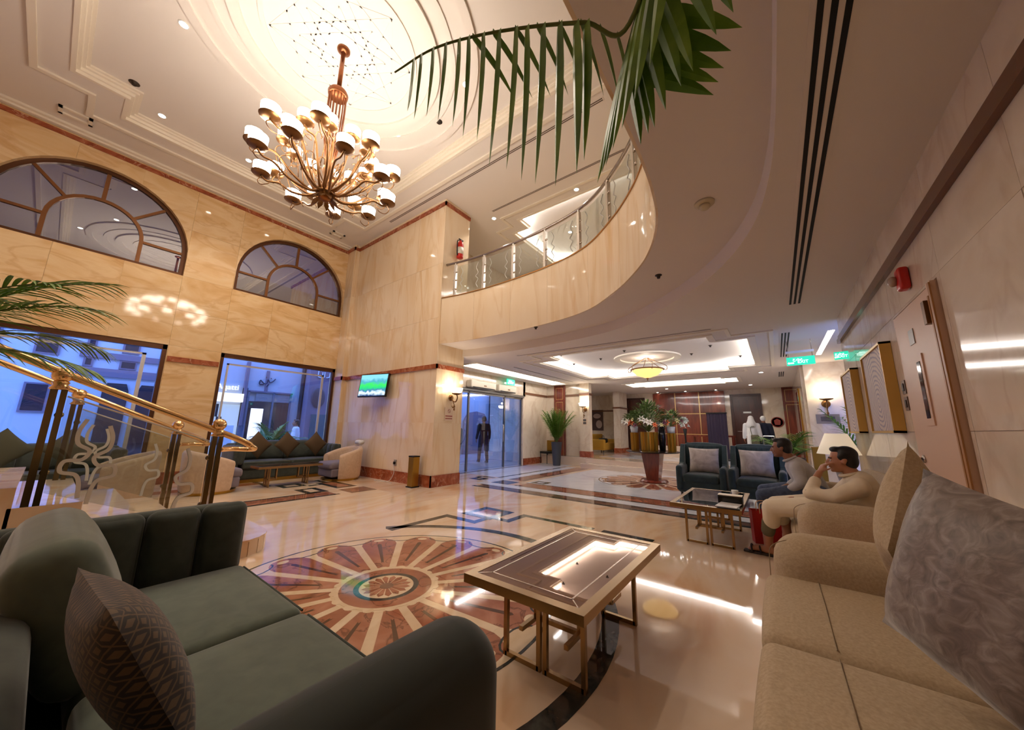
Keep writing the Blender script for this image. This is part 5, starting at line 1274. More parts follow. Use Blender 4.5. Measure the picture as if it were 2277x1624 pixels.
# ---------------------------------------------------------------- television, bin, sockets and signs
tv = thing('television', 'black framed wall television showing a green and cyan picture', 'television', (-7.98,4.80,2.26))
tv.rotation_euler = (math.radians(-8),0,math.radians(14))
MB().soft((0,0,0),(0.46,0.03,0.30),0.015).obj('casing', mat('black_gloss',(14,14,16),0.2), tv, smooth=True)
def screen_mat():
    mt = D.materials.new('tv_picture'); mt.use_nodes = True; N = mt.node_tree.nodes; L = mt.node_tree.links; N.remove(N['Principled BSDF'])
    tc = N.new('ShaderNodeTexCoord'); sp = N.new('ShaderNodeSeparateXYZ'); L.new(tc.outputs['Object'],sp.inputs[0])
    no = N.new('ShaderNodeTexNoise'); no.inputs['Scale'].default_value = 9; no.inputs['Detail'].default_value = 3; L.new(tc.outputs['Object'],no.inputs['Vector'])
    ad = N.new('ShaderNodeMath'); ad.operation = 'MULTIPLY_ADD'; ad.inputs[1].default_value = 0.35; L.new(no.outputs[0],ad.inputs[0])
    mr = N.new('ShaderNodeMapRange'); mr.inputs[1].default_value = -0.27; mr.inputs[2].default_value = 0.27; L.new(sp.outputs['Z'],mr.inputs[0]); L.new(mr.outputs[0],ad.inputs[2])
    cr = N.new('ShaderNodeValToRGB'); e = cr.color_ramp.elements
    for i,(p,c) in enumerate(((0.15,(40,70,120)),(0.32,(210,232,238)),(0.42,(60,110,150)),(0.55,(40,190,110)),(0.72,(60,200,90)),(0.85,(70,150,170)),(1.0,(120,190,205)))):
        if i > 1: e.new(p)
        e[i].position = p; e[i].color = lin(c)
    L.new(ad.outputs[0],cr.inputs[0]); em = N.new('ShaderNodeEmission'); em.inputs[1].default_value = 1.0; L.new(cr.outputs[0],em.inputs[0]); L.new(em.outputs[0],N['Material Output'].inputs[0])
    return mt
MB().box(-0.43,-0.034,-0.265,0.43,-0.030,0.275).obj('screen', screen_mat(), tv)
MB().box(-0.08,0.03,-0.1,0.08,0.14,0.1).obj('wall_arm', MATS['black_metal'], tv)
bn = thing('ash_bin', 'tall gold box ash bin standing against the television wall', 'bin', (-6.27,4.86,0))
MB().box(-0.08,-0.08,0.02,0.08,0.08,0.62).obj('body', M_PLINTH, bn); MB().box(-0.1,-0.1,0,0.1,0.1,0.02).obj('foot', MATS['black_metal'], bn); MB().box(-0.085,-0.085,0.62,0.085,0.085,0.645).obj('ash_tray', MATS['black_metal'], bn)
so = thing('wall_socket', 'grey wall socket with plug low on the television wall', 'socket', (-7.2,5.05,0.42)); MB().box(-0.05,-0.012,-0.07,0.05,0,0.07).obj('plate', mat('grey_plate',(160,150,140),0.4), so); MB().box(-0.02,-0.05,-0.03,0.02,-0.012,0.03).obj('plug', MATS['black_metal'], so)
tag(MB().tube(spline([(-7.2,5.0,0.38),(-7.15,4.99,0.2),(-7.25,4.94,0.02),(-7.5,4.8,0.012),(-7.7,4.86,0.012),(-7.45,4.9,0.012),(-7.0,4.85,0.012)],8),0.008,6).obj('power_cable', mat('white_cable',(210,200,190),0.5), None, smooth=True),'white power cable trailing on the floor below the socket','cable')
def plaque(name, label, M, w, h, mt, lines, ink):
    t = thing(name, label, 'sign'); t.matrix_world = M
    MB().box(-w/2,-h/2,0,w/2,h/2,0.006).obj('plate', mt, t)
    for (x0,y0,x1,y1) in lines: MB().box(x0*w,y0*h,0.006,x1*w,y1*h,0.008).obj('print', ink, t)
    return t
M_NOSM = mat('sign_cream',(220,196,170),0.4); M_INK = mat('sign_red',(150,60,50),0.5)
ns = plaque('notice_plaque','cream notice with a small red round mark and lines below the sconce on the pier',MX((-5.925,5.47,1.55),(0,1,0),(0,0,1),(1,0,0)),0.26,0.3,M_NOSM,[(-0.4,-0.18,0.4,-0.1),(-0.4,-0.36,0.4,-0.29)],M_INK)
mbr = MB(); 
for k in range(20): a0=2*PI*k/20; a1=2*PI*(k+1)/20; mbr.add([(0.042*math.cos(a0),0.07+0.042*math.sin(a0),0.008),(0.042*math.cos(a1),0.07+0.042*math.sin(a1),0.008),(0.032*math.cos(a1),0.07+0.032*math.sin(a1),0.008),(0.032*math.cos(a0),0.07+0.032*math.sin(a0),0.008)],[(0,1,2,3)])
mbr.bar((-0.025,0.095,0.008),(0.025,0.045,0.008),0.008,0.002).obj('print', M_INK, ns)
plaque('notice_plaque','grey plaque below the sconce on the passage wall',MX((0.985,10.995,1.60),(1,0,0),(0,0,1),(0,-1,0)),0.42,0.22,mat('grey_sign',(140,128,118),0.4),[(-0.3,-0.25,0.3,0.25)],mat('sign_dark_grey',(90,82,78),0.5))
plaque('notice_plaque','small cream notice on the pier beside the palm planter',MX((-5.54,11.745,1.55),(1,0,0),(0,0,1),(0,-1,0)),0.2,0.26,M_NOSM,[(-0.3,0.05,0.3,0.35),(-0.3,-0.35,0.3,-0.05)],mat('sign_dark_grey',(90,82,78),0.5))
M_EXIT = mat('exit_green',(20,150,110),0.4,emit=(0.02,0.5,0.32),es=0.9); M_EXW = mat('exit_white',(235,250,245),0.4,emit=(0.8,1,0.95),es=1.5)
def exit_sign(label, loc, rz, w, h):
    t = thing('exit_sign', label, 'sign', loc, rz, 'green exit signs')
    MB().box(-w/2,-0.02,-h/2,w/2,0.02,h/2).obj('light_box', M_EXIT, t)
    text('lettering','EXIT',h*0.5,M_EXW,(w*0.08,-0.022,-h*0.14),(PI/2,0,0),t,0.002)
    text('lettering','\uFE9D\uFEAE\uFEA8\uFEE3',h*0.42,M_EXW,(-w*0.1,-0.022,h*0.24),(PI/2,0,0),t,0.002)
    m_ = MB(); m_.box(-w*0.42,-0.023,-h*0.3,-w*0.24,-0.02,-h*0.16).add([(-w*0.42,-0.023,-h*0.08),(-w*0.47,-0.023,-h*0.23),(-w*0.42,-0.023,-h*0.38),(-w*0.42,-0.02,-h*0.08),(-w*0.47,-0.02,-h*0.23),(-w*0.42,-0.02,-h*0.38)],[(0,1,2),(3,5,4),(0,3,4,1),(1,4,5,2),(2,5,3,0)]); m_.obj('arrow', M_EXW, t)
    return t
e1 = exit_sign('green illuminated exit sign hanging from the ceiling beside the cove light',(0.47,8.1,2.56),-0.1,0.40,0.15)
for x in (-0.17,0.17): MB().tube([(x,0,0.075),(x,0,0.39)],0.005,6).obj('hanger_rod', MATS['steel'], e1)
MB().box(-0.2,-0.03,0.15,0.2,0.03,0.19).obj('battery_box', M_WHITEP, e1)
exit_sign('green exit sign above the entrance doors',(-7.05,9.25,2.80),PI/2,0.42,0.2)
e3 = exit_sign('teal exit sign projecting from the end of the right wall',(0.78,6.2,2.28),-0.2,0.14,0.10)
for i, (y0,y1,s) in enumerate(((7.35,8.5,'left'),(8.65,9.6,'right'))):
    t = thing('air_curtain','white %s air curtain unit above the entrance doors' % s,'air conditioner',(-7.16,(y0+y1)/2,2.56),0,'air curtains over the entrance')
    MB().soft((0,0,0),(0.11,(y1-y0)/2,0.11),0.03).obj('casing', mat('ivory_plastic',(214,204,184),0.4), t, smooth=True)
    MB().box(0.09,-(y1-y0)/2+0.08,-0.115,0.115,(y1-y0)/2-0.08,-0.09).obj('air_outlet', MATS['black_metal'], t); MB().box(0.108,-0.02,-0.05,0.113,0.1,-0.01).obj('badge', mat('badge_bronze',(130,96,60),0.4), t)

# ---------------------------------------------------------------- right wall: paintings, lamp, alarm, switches
def ring_art():
    mt = D.materials.new('ring_painting'); mt.use_nodes = True; N = mt.node_tree.nodes; L = mt.node_tree.links; b = N['Principled BSDF']
    tc = N.new('ShaderNodeTexCoord'); mp = N.new('ShaderNodeMapping'); mp.inputs['Location'].default_value = (0,0,0.12)
    wv = N.new('ShaderNodeTexWave'); wv.wave_type = 'RINGS'; wv.rings_direction = 'X'; wv.inputs['Scale'].default_value = 7; wv.inputs['Distortion'].default_value = 3.5; wv.inputs['Detail Scale'].default_value = 1.2
    cr = N.new('ShaderNodeValToRGB'); cr.color_ramp.elements[0].color = lin((150,132,140)); cr.color_ramp.elements[1].color = lin((206,186,172)); cr.color_ramp.elements[0].position = 0.1; cr.color_ramp.elements[1].position = 0.55
    L.new(tc.outputs['Object'],mp.inputs[0]); L.new(mp.outputs[0],wv.inputs[0]); L.new(wv.outputs[0],cr.inputs[0]); L.new(cr.outputs[0],b.inputs['Base Color']); b.inputs['Roughness'].default_value = 0.6
    return mt
M_ART = ring_art()
for y0, y1, s in ((5.93,6.72,'farther'),(4.36,5.24,'nearer')):
    t = thing('framed_painting','%s of the two gold framed canvases of ring patterns on the right wall' % s,'painting',(XR-0.001,(y0+y1)/2,1.67),0,'gold framed ring paintings')
    hw = (y1-y0)/2; f = MB()
    for b in ((-hw,-0.4,-hw+0.02,0.4),(hw-0.02,-0.4,hw,0.4),(-hw,-0.4,hw,-0.38),(-hw,0.38,hw,0.4)): f.box(-0.075,b[0],b[1],0,b[2],b[3])
    f.obj('frame', mat('painting_gold',(208,166,84),0.4,0.35), t)
    MB().box(-0.06,-hw+0.02,-0.38,-0.01,hw-0.02,0.38).obj('canvas', M_ART, t)
tl = thing('table_lamp','white cone shade table lamp behind the man in cream','lamp',(0.63,6.42,0.56))
MB().lathe([(0.0001,0),(0.09,0),(0.09,0.02),(0.03,0.05),(0.05,0.16),(0.06,0.26),(0.02,0.36),(0.012,0.46)],20).obj('lamp_base', mat('grey_ceramic',(150,146,150),0.3), tl, smooth=True)
MB().lathe([(0.225,0.43),(0.115,0.70),(0.112,0.70),(0.222,0.43)],32).obj('lamp_shade', mat('cream_shade',(240,228,206),0.8,emit=(1.0,0.82,0.6),es=0.25), tl, smooth=True)
MB().lathe([(0.0001,0.5),(0.03,0.52),(0.025,0.58),(0.0001,0.6)],12).obj('bulb', mat('frosted_bulb',(235,230,220),0.4), tl, smooth=True)
st = thing('side_table','small dark side table holding the lamp beyond the sofa','table',(0.63,6.42,0))
MB().lathe([(0.0001,0.53),(0.2,0.53),(0.2,0.556),(0.0001,0.556)],28).obj('table_top', mat('dark_top',(60,46,36),0.1), st)
for k in range(3): MB().tube([(0.05*math.cos(2.1*k),0.05*math.sin(2.1*k),0.53),(0.17*math.cos(2.1*k),0.17*math.sin(2.1*k),0)],0.012,8).obj('leg', M_TGOLD, st)
al = thing('fire_alarm','red fire alarm sounder with clear strobe high on the right wall','alarm',(XR,3.62,2.38))
MB().soft((-0.03,0,0),(0.03,0.05,0.085),0.02).obj('sounder', M_FIRE, al, smooth=True); MB().ball((-0.075,0.03,0.0),(0.03,0.035,0.04),12,8).obj('strobe', mat('clear_strobe',(170,150,130),0.15), al, smooth=True)
for z, y, s in ((1.64,4.19,'upper'),(1.505,4.19,'lower')):
    t = thing('wall_switch','%s metal switch plate beside the nearer painting' % s,'switch',(XR,y,z),0,'switch plates by the service door'); MB().box(-0.01,-0.045,-0.055,0,0.045,0.055).obj('plate', mat('switch_metal',(120,104,92),0.35,0.6), t); MB().box(-0.016,-0.02,-0.03,-0.01,0.02,0.03).obj('rocker', mat('switch_dark',(70,60,54),0.4), t)
t = thing('door_notice','grey square notice on the upper part of the service door','sign',(XR-0.012,3.74,1.965)); MB().box(-0.005,-0.055,-0.055,0,0.055,0.055).obj('plate', mat('notice_grey',(150,140,128),0.4), t)
# things on and by the glass table
tb = thing('tissue_box','cream tissue box on the glass table','tissue box',(-0.50,4.86,0.452)); MB().soft((0,0,0.045),(0.12,0.07,0.045),0.01).obj('box', mat('black_gloss',(14,14,16),0.2), tb, smooth=True); MB().box(-0.118,-0.068,0.088,0.118,0.068,0.093).obj('lid', mat('cream_lid',(214,196,160),0.4), tb)
cp = thing('paper_cup','white paper cup on the glass table','cup',(-0.49,5.28,0.452)); MB().lathe([(0.0001,0),(0.028,0),(0.038,0.09),(0.035,0.09),(0.026,0.006)],18).obj('cup', mat('cup_white',(226,222,214),0.5), cp, smooth=True); MB().lathe([(0.036,0.088),(0.04,0.09),(0.036,0.093)],18).obj('rim', MATS['cup_white'], cp)
for i in range(3):
    tag(MB().box(-0.1,-0.14,0,0.1,0.14,0.006).obj('magazine', (mat('mag_white',(214,210,206),0.4),mat('mag_grey',(120,124,134),0.4),mat('mag_dark',(60,62,70),0.4))[i], None, loc=(-0.50,4.63-0.0*i,0.452+0.0065*(2-i)), rz=0.1*(i-1)),('top white magazine of the small pile on the glass table','middle grey magazine of the pile on the glass table','bottom dark magazine of the pile on the glass table')[i],'magazine','magazines on the glass table')
bg_ = thing('shopping_bag','red paper shopping bag on the floor beside the man in cream','bag',(-0.21,5.22,0),0.3)
MB().add([(-0.13,-0.06,0),(0.13,-0.06,0),(0.13,0.06,0),(-0.13,0.06,0),(-0.14,-0.065,0.36),(0.14,-0.065,0.36),(0.14,0.065,0.36),(-0.14,0.065,0.36)],[(0,3,2,1),(0,1,5,4),(1,2,6,5),(2,3,7,6),(3,0,4,7)]).obj('body', mat('bag_red',(196,34,30),0.45), bg_)
for y in (-0.066,0.066): MB().tube(spline([(-0.06,y,0.33),(-0.05,y,0.44),(0.05,y,0.44),(0.06,y,0.33)],6),0.005,6).obj('handle', mat('bag_cord',(220,180,140),0.7), bg_, smooth=True)
# gold side chair near the entrance planter
gc = thing('gold_chair','gold backed chair with black seat against the entrance wall','chair',(-6.98,11.5,0),-0.3)
MB().soft((0,0.18,0.62),(0.2,0.025,0.22),0.02).obj('backrest', M_PLINTH, gc, smooth=True); MB().soft((0,0,0.40),(0.21,0.2,0.04),0.03).obj('seat', MATS['black_rubber'], gc, smooth=True)
for x in (-0.18,0.18):
    for y in (-0.17,0.18): MB().tube([(x,y,0),(x,y,0.40 if y < 0 else 0.5)],0.013,8).obj('leg', MATS['black_metal'], gc)
# reception end
pp = thing('draped_screen','tall purple draped pull up screen before reception','screen',(-1.66,14.2,0.3))
rows = [[(-0.31+0.62*i/24, 0.025*math.sin(i*1.7), z) for i in range(25)] for z in (0.05,0.9,1.62)]; mb = MB(); mb.grid(rows); mb.grid([[(x,y+0.02,z) for x,y,z in r] for r in rows]); mb.obj('purple_cloth', mat('purple_velvet',(34,15,46),0.6,sheen=0.3), pp, smooth=True)
MB().box(-0.33,-0.12,0,0.33,0.12,0.04).obj('base', MATS['black_metal'], pp); MB().box(-0.32,-0.03,1.6,0.32,0.05,1.64).obj('top_bar', MATS['black_metal'], pp)
fs = thing('flower_stand','slim black flower stand with pale blossoms before the wood panelling','flowers',(-2.55,13.4,0.3)); MB().lathe([(0.0001,0),(0.14,0),(0.14,0.02),(0.03,0.05),(0.025,0.8),(0.07,1.05),(0.06,1.05),(0.0001,0.95)],18).obj('stand', MATS['black_metal'], fs, smooth=True)
fm = MB(); r = random.Random(9)
for k in range(16): a = r.uniform(0,6.28); lily(fm,(0.17*math.cos(a)*r.random(),0.17*math.sin(a)*r.random(),1.1+0.3*r.random()),(math.cos(a),math.sin(a),0.5),0.10)
fm.obj('blossoms', mat('pale_blue_petals',(190,200,196),0.6), fs)
dk = thing('console_table','dark red console table before the wood panelling','table',(-1.95,15.25,0.3)); MB().box(-0.75,-0.28,0.78,0.75,0.28,0.84).obj('table_top', M_WOOD, dk)
for x in (-0.65,0.65):
    for y in (-0.2,0.2): MB().box(x-0.03,y-0.03,0,x+0.03,y+0.03,0.78).obj('leg', M_WOOD, dk)
cl = thing('white_counter','low pale stone counter below the wood panelling','counter',(-2.9,15.9,0.3)); MB().box(-1.4,-0.12,0,1.4,0.2,0.32).obj('body', M_STEP, cl); MB().box(-1.42,-0.14,0.32,1.42,0.22,0.36).obj('slab', M_STEP, cl)
cv = tag(MB().tube(spline([(-2.35,12.6,0.92),(-2.3,12.6,0.7),(-2.1,12.6,0.48),(-1.8,12.6,0.322)],6),0.02,8).obj('rope_barrier', MATS['black_rubber'], None, smooth=True),'black curved rope hanging beside the flower table','rope')
em = thing('red_emblem','round red emblem on the marble wall beside the corridor','sign',(0.05,YB+0.055,1.66))
Mr = Matrix.Rotation(PI/2,4,'X'); MB().lathe([(0.18,0),(0.195,0.02),(0.18,0.04),(0.165,0.02),(0.18,0)],32,M=Mr).obj('ring', mat('emblem_red',(150,60,48),0.4), em, smooth=True); MB().prism([(-0.08,-0.1),(0.08,-0.1),(0.1,0.06),(0,0.13),(-0.1,0.06)],0,0.02,Mr).obj('shield', MATS['emblem_red'], em)
lt = thing('luggage_trolley','grey framed luggage trolley beside the two guests at reception','trolley',(-0.22,13.6,0.3))
fm = MB()
for x in (-0.14,0.14): fm.tube([(x,0,0.1),(x,0,0.86)],0.014,8)
fm.tube([(-0.14,0,0.86),(0.14,0,0.86)],0.014,8).tube([(-0.14,0,0.5),(0.14,0,0.5)],0.012,8); fm.obj('frame', MATS['steel'], lt); MB().box(-0.17,-0.15,0.1,0.17,0.2,0.13).obj('deck', MATS['black_metal'], lt)
for x in (-0.14,0.14): MB().lathe([(0.0001,-0.015),(0.05,-0.015),(0.05,0.015),(0.0001,0.015)],14,M=Matrix.Translation((x,0,0.05))@Matrix.Rotation(PI/2,4,'Y')).obj('wheel', MATS['black_rubber'], lt)
# side lounge seen past the pier
ys = thing('yellow_sofa','mustard yellow sofa in the side lounge beyond the pier','sofa',(-6.38,15.3,0.3),PI/2)
MB().soft((0,0,0.25),(0.75,0.4,0.15),0.05).obj('seat', mat('mustard_fabric',(190,142,44),0.85), ys, smooth=True); MB().soft((0,0.34,0.5),(0.75,0.09,0.28),0.07).obj('backrest', MATS['mustard_fabric'], ys, smooth=True)
for x in (-0.68,0.68): MB().soft((x,-0.02,0.36),(0.09,0.4,0.2),0.06).obj('armrest', MATS['mustard_fabric'], ys, smooth=True)
for x in (-0.6,0.6):
    for y in (-0.3,0.3): MB().lathe([(0.02,0),(0.025,0.11)],8,(x,y,0)).obj('leg', MATS['dark_leg'], ys)
bk = thing('bag_for_figure','black bag put in for a person in dark clothes on the mustard sofa','bag',(-6.25,15.1,0.703)); MB().soft((0,0,0.1),(0.16,0.2,0.1),0.07).obj('body',MATS['black_rubber'],bk,smooth=True); MB().tube(spline([(0,-0.12,0.19),(0,-0.08,0.3),(0,0.08,0.3),(0,0.12,0.19)],5),0.012,6).obj('handle',MATS['black_rubber'],bk,smooth=True)  # bag built in place of a small figure in dark clothes
po = thing('wall_poster','dark framed picture with pale shapes in the side lounge','painting',(-7.05,YB+0.055,1.74)); MB().box(-0.3,-0.02,-0.5,0.3,0,0.5).obj('frame', mat('poster_dark',(84,62,56),0.5), po); MB().ball((-0.02,-0.02,0.2),(0.2,0.01,0.12),14,8).ball((0.08,-0.02,-0.2),(0.16,0.01,0.2),14,8).obj('pale_print', mat('poster_pale',(180,160,148),0.6), po)
# ---------------------------------------------------------------- people
M_SKIN = mat('skin', (176,122,90), 0.5); M_SKIN2 = mat('skin_brown', (150,100,72), 0.5)
M_HAIR = noise_mat('black_hair', [(10,8,8),(26,20,18)], 60, (1,1,3), 0.5, 0.3, bump=0.4)
M_EYEW = mat('eye_white', (220,214,206), 0.3); M_IRIS = mat('iris', (30,20,14), 0.2)
def limb(mb, pts, rs, n=12):
    """closed rounded chain"""
    pts = [Vector(p) for p in pts]
    for p, r in zip(pts, rs): mb.ball(p, r, n, 8)
    for i in range(len(pts)-1):
        mb.tube([pts[i], pts[i].lerp(pts[i+1],0.5), pts[i+1]], [rs[i],(rs[i]+rs[i+1])/2,rs[i+1]], n)
    return mb
def fuse(mb, name, mt, parent, vox=0.011, it=6, noise=0):
    """voxel-merge the closed pieces of mb into one continuous smooth surface"""
    o = mb.obj(name, None)
    r = o.modifiers.new('r','REMESH'); r.mode = 'VOXEL'; r.voxel_size = vox
    s_ = o.modifiers.new('s','SMOOTH'); s_.factor = 0.5; s_.iterations = it
    dg = bpy.context.evaluated_depsgraph_get(); me = D.meshes.new_from_object(o.evaluated_get(dg))
    old = o.data; o.modifiers.clear(); o.data = me; D.meshes.remove(old); me.materials.clear(); me.materials.append(mt)
    me.polygons.foreach_set('use_smooth',[True]*len(me.polygons)); o.parent = parent
    return o
def head_into(mb, M):
    """skull, face, nose, ears; face toward local -y, origin mid head"""
    b = MB()
    b.ball((0,0.015,0.035),(0.076,0.094,0.084),18,12); b.ball((0,-0.022,-0.025),(0.062,0.070,0.088),18,12); b.ball((0,-0.040,-0.085),(0.042,0.042,0.032),14,8)
    b.ball((0,-0.078,0.022),(0.05,0.014,0.012),12,8); b.ball((-0.032,-0.066,-0.03),(0.022,0.018,0.02),10,6); b.ball((0.032,-0.066,-0.03),(0.022,0.018,0.02),10,6)
    limb(b, [(0,-0.088,0.012),(0,-0.110,-0.028)],[0.010,0.015],10); b.ball((-0.012,-0.098,-0.032),0.009,8,6); b.ball((0.012,-0.098,-0.032),0.009,8,6)
    b.ball((0,-0.088,-0.058),(0.024,0.012,0.007),10,6); b.ball((0,-0.086,-0.068),(0.021,0.012,0.007),10,6); b.ball((0,-0.075,-0.10),(0.02,0.018,0.014),10,6)
    for s_ in (-1,1): b.ball((s_*0.077,0.012,-0.008),(0.011,0.020,0.030),10,8)
    mb.add(b.v, b.f, M)
def head_parts(t, M, hair_mt, beard=False, cap=None):
    h = MB()
    h.ball((0,0.035,0.055),(0.083,0.090,0.078),18,12); h.ball((0,0.06,0.0),(0.078,0.062,0.085),16,10); h.ball((0,-0.03,0.098),(0.062,0.05,0.03),14,8)
    for s_ in (-1,1): h.ball((s_*0.070,0.0,0.03),(0.015,0.035,0.035),10,6)
    hb = MB(); hb.add(h.v,h.f,M)
    fuse(hb,'hair',hair_mt,t,0.010,3)
    for s_ in (-1,1):
        e = MB(); e.ball((s_*0.030,-0.080,-0.004),(0.014,0.008,0.007),10,6,M); e.obj('eye',M_EYEW,t,smooth=True)
        MB().ball((s_*0.030,-0.0865,-0.004),(0.006,0.003,0.006),8,6,M).obj('iris',M_IRIS,t,smooth=True)
        MB().tube([M@Vector((s_*0.013,-0.090,0.018)),M@Vector((s_*0.03,-0.088,0.024)),M@Vector((s_*0.05,-0.074,0.018))],0.005,6).obj('eyebrow',hair_mt,t,smooth=True)
    MB().ball((0,-0.0955,-0.063),(0.019,0.005,0.005),10,6,M).obj('mouth',mat('lips',(140,78,64),0.5),t,smooth=True)
def hand(mb, w, d, palm_n, curl=0.5, sc=1.0, thumb=1):
    """palm and five separate fingers; w wrist, d pointing direction, palm_n the way the palm faces"""
    d = Vector(d).normalized(); pn = Vector(palm_n); pn = (pn-d*pn.dot(d)).normalized(); sd = d.cross(pn)*thumb
    w = Vector(w); s_ = sc
    for k in (-1,0,1): limb(mb,[w+sd*k*0.014*s_, w+d*0.085*s_+sd*k*0.024*s_],[0.017*s_,0.015*s_],10)
    for k, L in ((-1.5,0.062),(-0.5,0.074),(0.5,0.080),(1.5,0.072)):
        p = w+d*0.085*s_+sd*k*0.020*s_; q = [p]; dd = d.copy()
        for i, f in enumerate((0.42,0.33,0.25)):
            dd = (dd+pn*curl*(0.45+0.25*i)).normalized(); q.append(q[-1]+dd*L*f*s_*1.1)
        limb(mb,q,[0.0095*s_,0.009*s_,0.0085*s_,0.0075*s_],8)
    p = w+d*0.03*s_+sd*0.028*s_; q1 = p+(sd*0.7+d*0.6+pn*0.35).normalized()*0.042*s_; q2 = q1+(d*0.9+pn*0.5+sd*0.1).normalized()*0.032*s_
    limb(mb,[p,q1,q2],[0.0125*s_,0.010*s_,0.0085*s_],8)
def HM(c, face, tilt=0.0, roll=0.0):
    """head matrix: centre, facing direction"""
    f = Vector(face).normalized(); up = Vector((0,0,1)); y = -f; x = y.cross(up).normalized(); z = x.cross(y)
    return MX(c, x, y, z)@Matrix.Rotation(roll,4,'Y')
def sandal(t, heel, toe, mt):
    h = Vector(heel); q = Vector(toe); d = (q-h).normalized(); s_ = Vector((-d.y,d.x,0))
    so_ = MB().soft(((h+q)/2+Vector((0,0,0.012))), (0.01,0.01,0.01), 0.002)
    L = (q-h).length
    M = MX(h+Vector((0,0,0)), d, s_, Vector((0,0,1)))
    o = MB().soft((L/2,0,0.012),(L/2+0.02,0.045,0.012),0.011,(0,0,0),3,4,M).obj('sandal_sole',mt,t,smooth=True)
    for u in (0.45,0.75): MB().tube(spline([M@Vector((L*u,-0.046,0.02)),M@Vector((L*u+0.01,-0.03,0.075)),M@Vector((L*u+0.01,0.03,0.075)),M@Vector((L*u,0.046,0.02))],4),0.009,6).obj('sandal_strap',mt,t,smooth=True)
def foot_into(mb, ankle, toe):
    a = Vector(ankle); q = Vector(toe); d = (q-a); d.z = 0; d.normalize()
    heel = Vector((a.x,a.y,0.045))-d*0.035
    limb(mb,[a,heel,Vector((a.x,a.y,0.06))+d*0.08,Vector((q.x,q.y,0.04))-d*0.03],[0.036,0.034,0.034,0.024])
    s_ = Vector((-d.y,d.x,0))
    for k in range(5): p = Vector((q.x,q.y,0.036))-d*(0.03+0.006*abs(k-1.5))+s_*(k-2)*0.017; limb(mb,[p,p+d*0.035],[0.011,0.009],8)

# --- man in cream robe, hand at his chin, nearer seat
p2 = thing('person','person in a cream robe and sandals sitting with a hand at the chin','person')
Mh = HM((0.465,4.60,1.01),(-1,0.05,-0.02))
bd = MB(); head_into(bd,Mh)
limb(bd,[(0.50,4.60,0.94),(0.545,4.60,0.84)],[0.055,0.062])
# right arm bare forearm and hand at the chin
hand(bd,(0.285,4.52,0.885),(0.45,0.25,0.75),(0.6,0.3,-0.3),0.9,0.95,-1)
limb(bd,[(0.18,4.42,0.70),(0.285,4.52,0.885)],[0.036,0.028])
hand(bd,(0.12,4.80,0.60),(-0.9,-0.2,-0.1),(0,0,-1),0.4,0.95,1); limb(bd,[(0.26,4.84,0.63),(0.12,4.80,0.60)],[0.036,0.028])
for y, kx, ky, ax, ay in ((4.48,-0.14,4.62,-0.185,4.72),(4.74,-0.10,4.86,-0.02,4.93)):
    limb(bd,[(kx+0.02,ky,0.48),(ax+0.015,ay,0.28),(ax,ay,0.10)],[0.055,0.056,0.038])
    foot_into(bd,(ax,ay,0.10),(ax-0.18,ay+0.02,0))
limb(bd,[(0.55,4.60,0.84),(0.58,4.61,0.60)],[0.07,0.11])
fuse(bd,'body',M_SKIN,p2,0.008,5)
head_parts(p2,Mh,M_HAIR)
M_ROBE = noise_mat('cream_cotton',[(222,206,176),(236,222,196)],5,(1,1,1),0.85,1.0,bump=0.25)
rb = MB()
limb(rb,[(0.565,4.60,0.80),(0.60,4.61,0.66),(0.60,4.62,0.56)],[0.125,0.165,0.175])
limb(rb,[(0.54,4.42,0.80),(0.54,4.78,0.80)],[0.075,0.075])
limb(rb,[(0.54,4.41,0.79),(0.36,4.38,0.69),(0.19,4.42,0.70)],[0.078,0.062,0.056]); limb(rb,[(0.19,4.42,0.70),(0.245,4.48,0.81)],[0.054,0.048])
limb(rb,[(0.54,4.80,0.79),(0.42,4.86,0.66),(0.26,4.84,0.63)],[0.078,0.062,0.052])
for (hy,kx,ky) in ((4.50,-0.12,4.62),(4.74,-0.08,4.84)): limb(rb,[(0.56,hy,0.55),(0.25,(hy+ky)/2,0.555),(kx,ky,0.50)],[0.125,0.105,0.085])
limb(rb,[(-0.12,4.62,0.49),(-0.13,4.66,0.36)],[0.085,0.078]); limb(rb,[(-0.06,4.84,0.47),(-0.05,4.88,0.36)],[0.08,0.075]); limb(rb,[(0.1,4.66,0.52),(0.1,4.78,0.50)],[0.085,0.085])
fuse(rb,'robe',M_ROBE,p2,0.012,5)
MB().tube([(0.50+0.062*math.cos(a),4.60+0.066*math.sin(a),0.885+0.02*math.cos(a)) for a in [2*PI*k/20 for k in range(21)]],0.014,8).obj('collar',M_ROBE,p2,smooth=True)
tr = MB(); limb(tr,[(-0.155,4.68,0.34),(-0.172,4.70,0.25)],[0.066,0.062]); fuse(tr,'trouser_cuff',mat('olive_cotton',(112,104,78),0.85),p2,0.01,3)
for ax, ay in ((-0.185,4.72),(-0.02,4.93)): sandal(p2,(ax+0.05,ay,0),(ax-0.20,ay+0.02,0),mat('brown_sandal',(38,26,22),0.6))
MB().box(0.16,4.385,0.72,0.175,4.40,0.735).obj('cuff_button',M_EYEW,p2)

